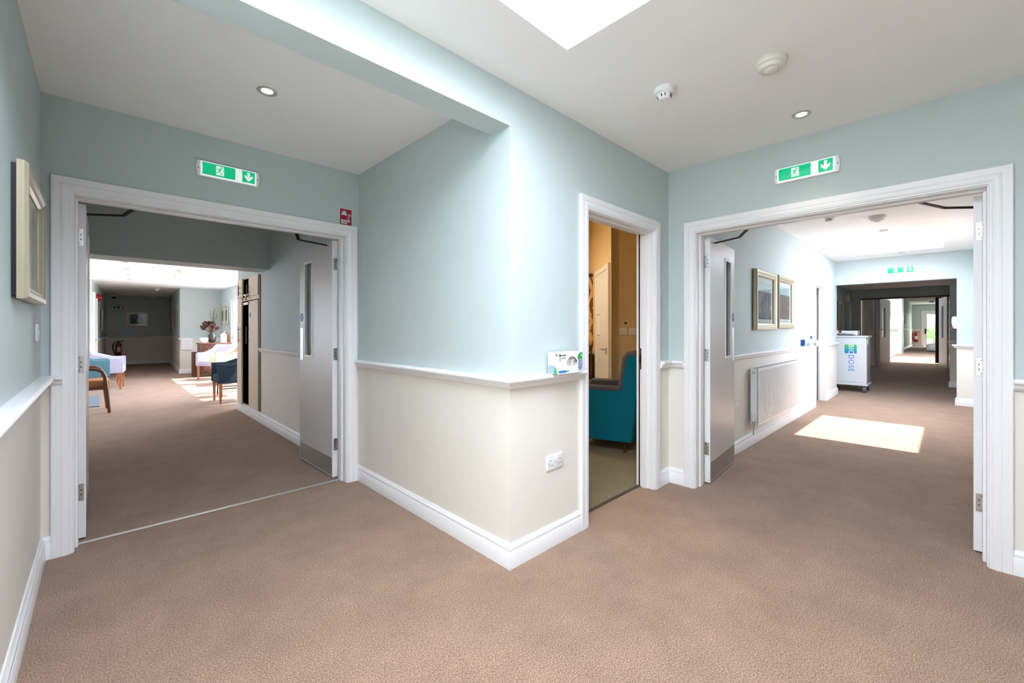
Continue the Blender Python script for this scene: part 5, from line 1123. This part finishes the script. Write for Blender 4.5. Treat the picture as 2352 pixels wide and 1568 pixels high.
# teal armchair with grey piping
ac = thing('teal_armchair', 'teal upholstered armchair with grey lining in the ochre room', 'armchair', (4.03, 2.605, 0.006), R(180 + 18.5))
W2, Dp = 0.66, 0.58
M['piping'] = plain('grey_piping', srgb(84, 84, 92), 0.95)
for sx in (-1, 1):
    x0, x1 = sx * W2 / 2, sx * (W2 / 2 - 0.085)
    sidep = [(-Dp / 2, 0.115), (Dp / 2 + 0.02, 0.115), (Dp / 2 + 0.06, 0.50), (Dp / 2 + 0.10, 0.99), (Dp / 2 + 0.04, 1.0), (Dp / 2 - 0.04, 0.97), (Dp / 2 - 0.09, 0.64), (-Dp / 2, 0.635)]
    mb = MB(); A_ = [mb.bm.verts.new((x0, y, z)) for y, z in sidep]; B_ = [mb.bm.verts.new((x1, y, z)) for y, z in sidep]; k = len(sidep)
    mb.bm.faces.new(A_); mb.bm.faces.new(B_[::-1])
    for i in range(k): mb.bm.faces.new((A_[i], A_[(i + 1) % k], B_[(i + 1) % k], B_[i]))
    o = mb.build('side_panel', 'teal', ac); bv = o.modifiers.new('soften', 'BEVEL'); bv.width = 0.012; bv.segments = 2
    pp = [(-Dp / 2, 0.12), (-Dp / 2 - 0.005, 0.62), (-Dp / 2 + 0.02, 0.645), (Dp / 2 - 0.11, 0.65), (Dp / 2 - 0.085, 0.67), (Dp / 2 - 0.045, 0.97), (Dp / 2 - 0.02, 1.0), (Dp / 2 + 0.06, 1.01)]
    mb = MB(); rows = [[(x0 - sx * 0.004, y, z), (x1 - sx * 0.02, y, z)] for y, z in pp]; rows2 = [[(x0 - sx * 0.004, y + (0.0 if i < 4 else 0.02), z - 0.03), (x1 - sx * 0.02, y + (0.0 if i < 4 else 0.02), z - 0.03)] for i, (y, z) in enumerate(pp)]
    mb.tube([((x0 + x1) / 2 + sx * 0.012, y, z) for y, z in pp], 0.034, 10); mb.build('arm_lining', 'piping', ac, smooth=60)
for sx in (-1, 1): bx('inner_lining', (min(sx * (W2 / 2 - 0.095), sx * (W2 / 2 - 0.083)), -Dp / 2 + 0.005, 0.30), (max(sx * (W2 / 2 - 0.095), sx * (W2 / 2 - 0.083)), Dp / 2 - 0.06, 0.64), 'greyfab', ac)
bx('seat_base', (-W2 / 2 + 0.08, -Dp / 2, 0.115), (W2 / 2 - 0.08, Dp / 2, 0.34), 'teal', ac)
bx('seat_cushion', (-W2 / 2 + 0.085, -Dp / 2 - 0.01, 0.34), (W2 / 2 - 0.085, Dp / 2 - 0.10, 0.49), 'greyfab', ac, bevel=0.03, seg=3, smooth=60)
MB().box((-W2 / 2 + 0.08, 0, 0), (W2 / 2 - 0.08, 0.12, 0.72), bevel=0.03, seg=3).build('back_cushion', 'greyfab', ac, smooth=60, xf=Matrix.Translation((0, Dp / 2 - 0.14, 0.32)) @ Matrix.Rotation(R(-7), 4, 'X'))
MB().box((-W2 / 2 + 0.06, 0, 0), (W2 / 2 - 0.06, 0.05, 0.88), bevel=0.012, seg=2).build('outer_back', 'teal', ac, smooth=40, xf=Matrix.Translation((0, Dp / 2 - 0.02, 0.115)) @ Matrix.Rotation(R(-5), 4, 'X'))
for sx in (-1, 1):
    for sy in (-1, 1): MB().cyl((sx * (W2 / 2 - 0.06), sy * (Dp / 2 - 0.06), 0), (sx * (W2 / 2 - 0.06), sy * (Dp / 2 - 0.06), 0.12), 0.016, 10, r2=0.022).build('leg', 'darkwood', ac)
# patterned blind, dark shelf behind
bm_, nt, b = nodes('swirl_print'); tc = nt.nodes.new('ShaderNodeTexCoord'); wv = nt.nodes.new('ShaderNodeTexWave'); wv.inputs['Scale'].default_value = 2.6; wv.inputs['Distortion'].default_value = 9.0; wv.inputs['Detail'].default_value = 2.5; wv.inputs['Detail Scale'].default_value = 1.6
rr = nt.nodes.new('ShaderNodeValToRGB'); rr.color_ramp.elements[0].position = 0.30; rr.color_ramp.elements[0].color = srgb(120, 78, 34); rr.color_ramp.elements[1].position = 0.5; rr.color_ramp.elements[1].color = srgb(214, 176, 122)
nt.links.new(tc.outputs['Object'], wv.inputs['Vector']); nt.links.new(wv.outputs['Color'], rr.inputs['Fac']); nt.links.new(rr.outputs['Color'], b.inputs['Base Color']); b.inputs['Roughness'].default_value = 0.9
bl = thing('patterned_blind', 'swirl patterned fabric blind hanging in the ochre room', 'blind', (5.19, 4.34, 0.0), R(-45))
mb = MB(); n = 48
rows = [[(-0.6 + 1.2 * i / n, 0.012 * math.sin(i * 0.9), 2.12 - (2.12 - 0.96 - 0.05 * abs(math.sin(i * 0.52))) * j / 10) for i in range(n + 1)] for j in range(11)]
o = mb.grid(rows).build('fabric', bm_, bl, smooth=180); o.modifiers.new('thickness', 'SOLIDIFY').thickness = 0.004
bx('head_rail', (-0.62, -0.02, 2.10), (0.62, 0.02, 2.15), 'darkwood', bl)
sh = thing('dark_bookcase', 'dark wooden low bookcase with orange light coloured into its shelves under the patterned blind', 'bookcase', (5.02, 4.19, 0.006), R(-45))
for a, b_ in (((-0.55, 0.24, 0), (0.55, 0.26, 0.92)), ((-0.55, 0, 0), (-0.52, 0.24, 0.92)), ((0.52, 0, 0), (0.55, 0.24, 0.92))): bx('panel', a, b_, 'darkwood', sh)
for z in (0.02, 0.46, 0.89): bx('shelf', (-0.52, 0, z), (0.52, 0.24, z + 0.025), 'legwood', sh)  # lighter chestnut puts the orange lamplight into the shelf colour
t = thing('pendant_lamp', 'warm ceiling lamp of the ochre room', 'lamp', (3.75, 4.45, 3.1)); lathe_part('canopy', [(0, 0), (0.06, 0), (0.055, -0.02), (0, -0.02)], 'white', t); MB().cyl((0, 0, -0.02), (0, 0, -0.35), 0.004, 8).build('flex', 'plastic', t)
lathe_part('shade', [(0.10, -0.34), (0.18, -0.55), (0.176, -0.55), (0.096, -0.34)], 'plastic_warm', t); lathe_part('bulb', [(0, -0.38), (0.025, -0.40), (0.03, -0.45), (0.02, -0.48), (0, -0.49)], emit('bulb_glow', (1, 0.75, 0.42, 1), 8), t)
l = D.lights.new('pendant_light', 'POINT'); l.energy = 110; l.color = (1.0, 0.83, 0.60); l.shadow_soft_size = 0.06; o = D.objects.new('pendant_light', l); COL.objects.link(o); o.parent = t; o.location = (0, 0, -0.53)
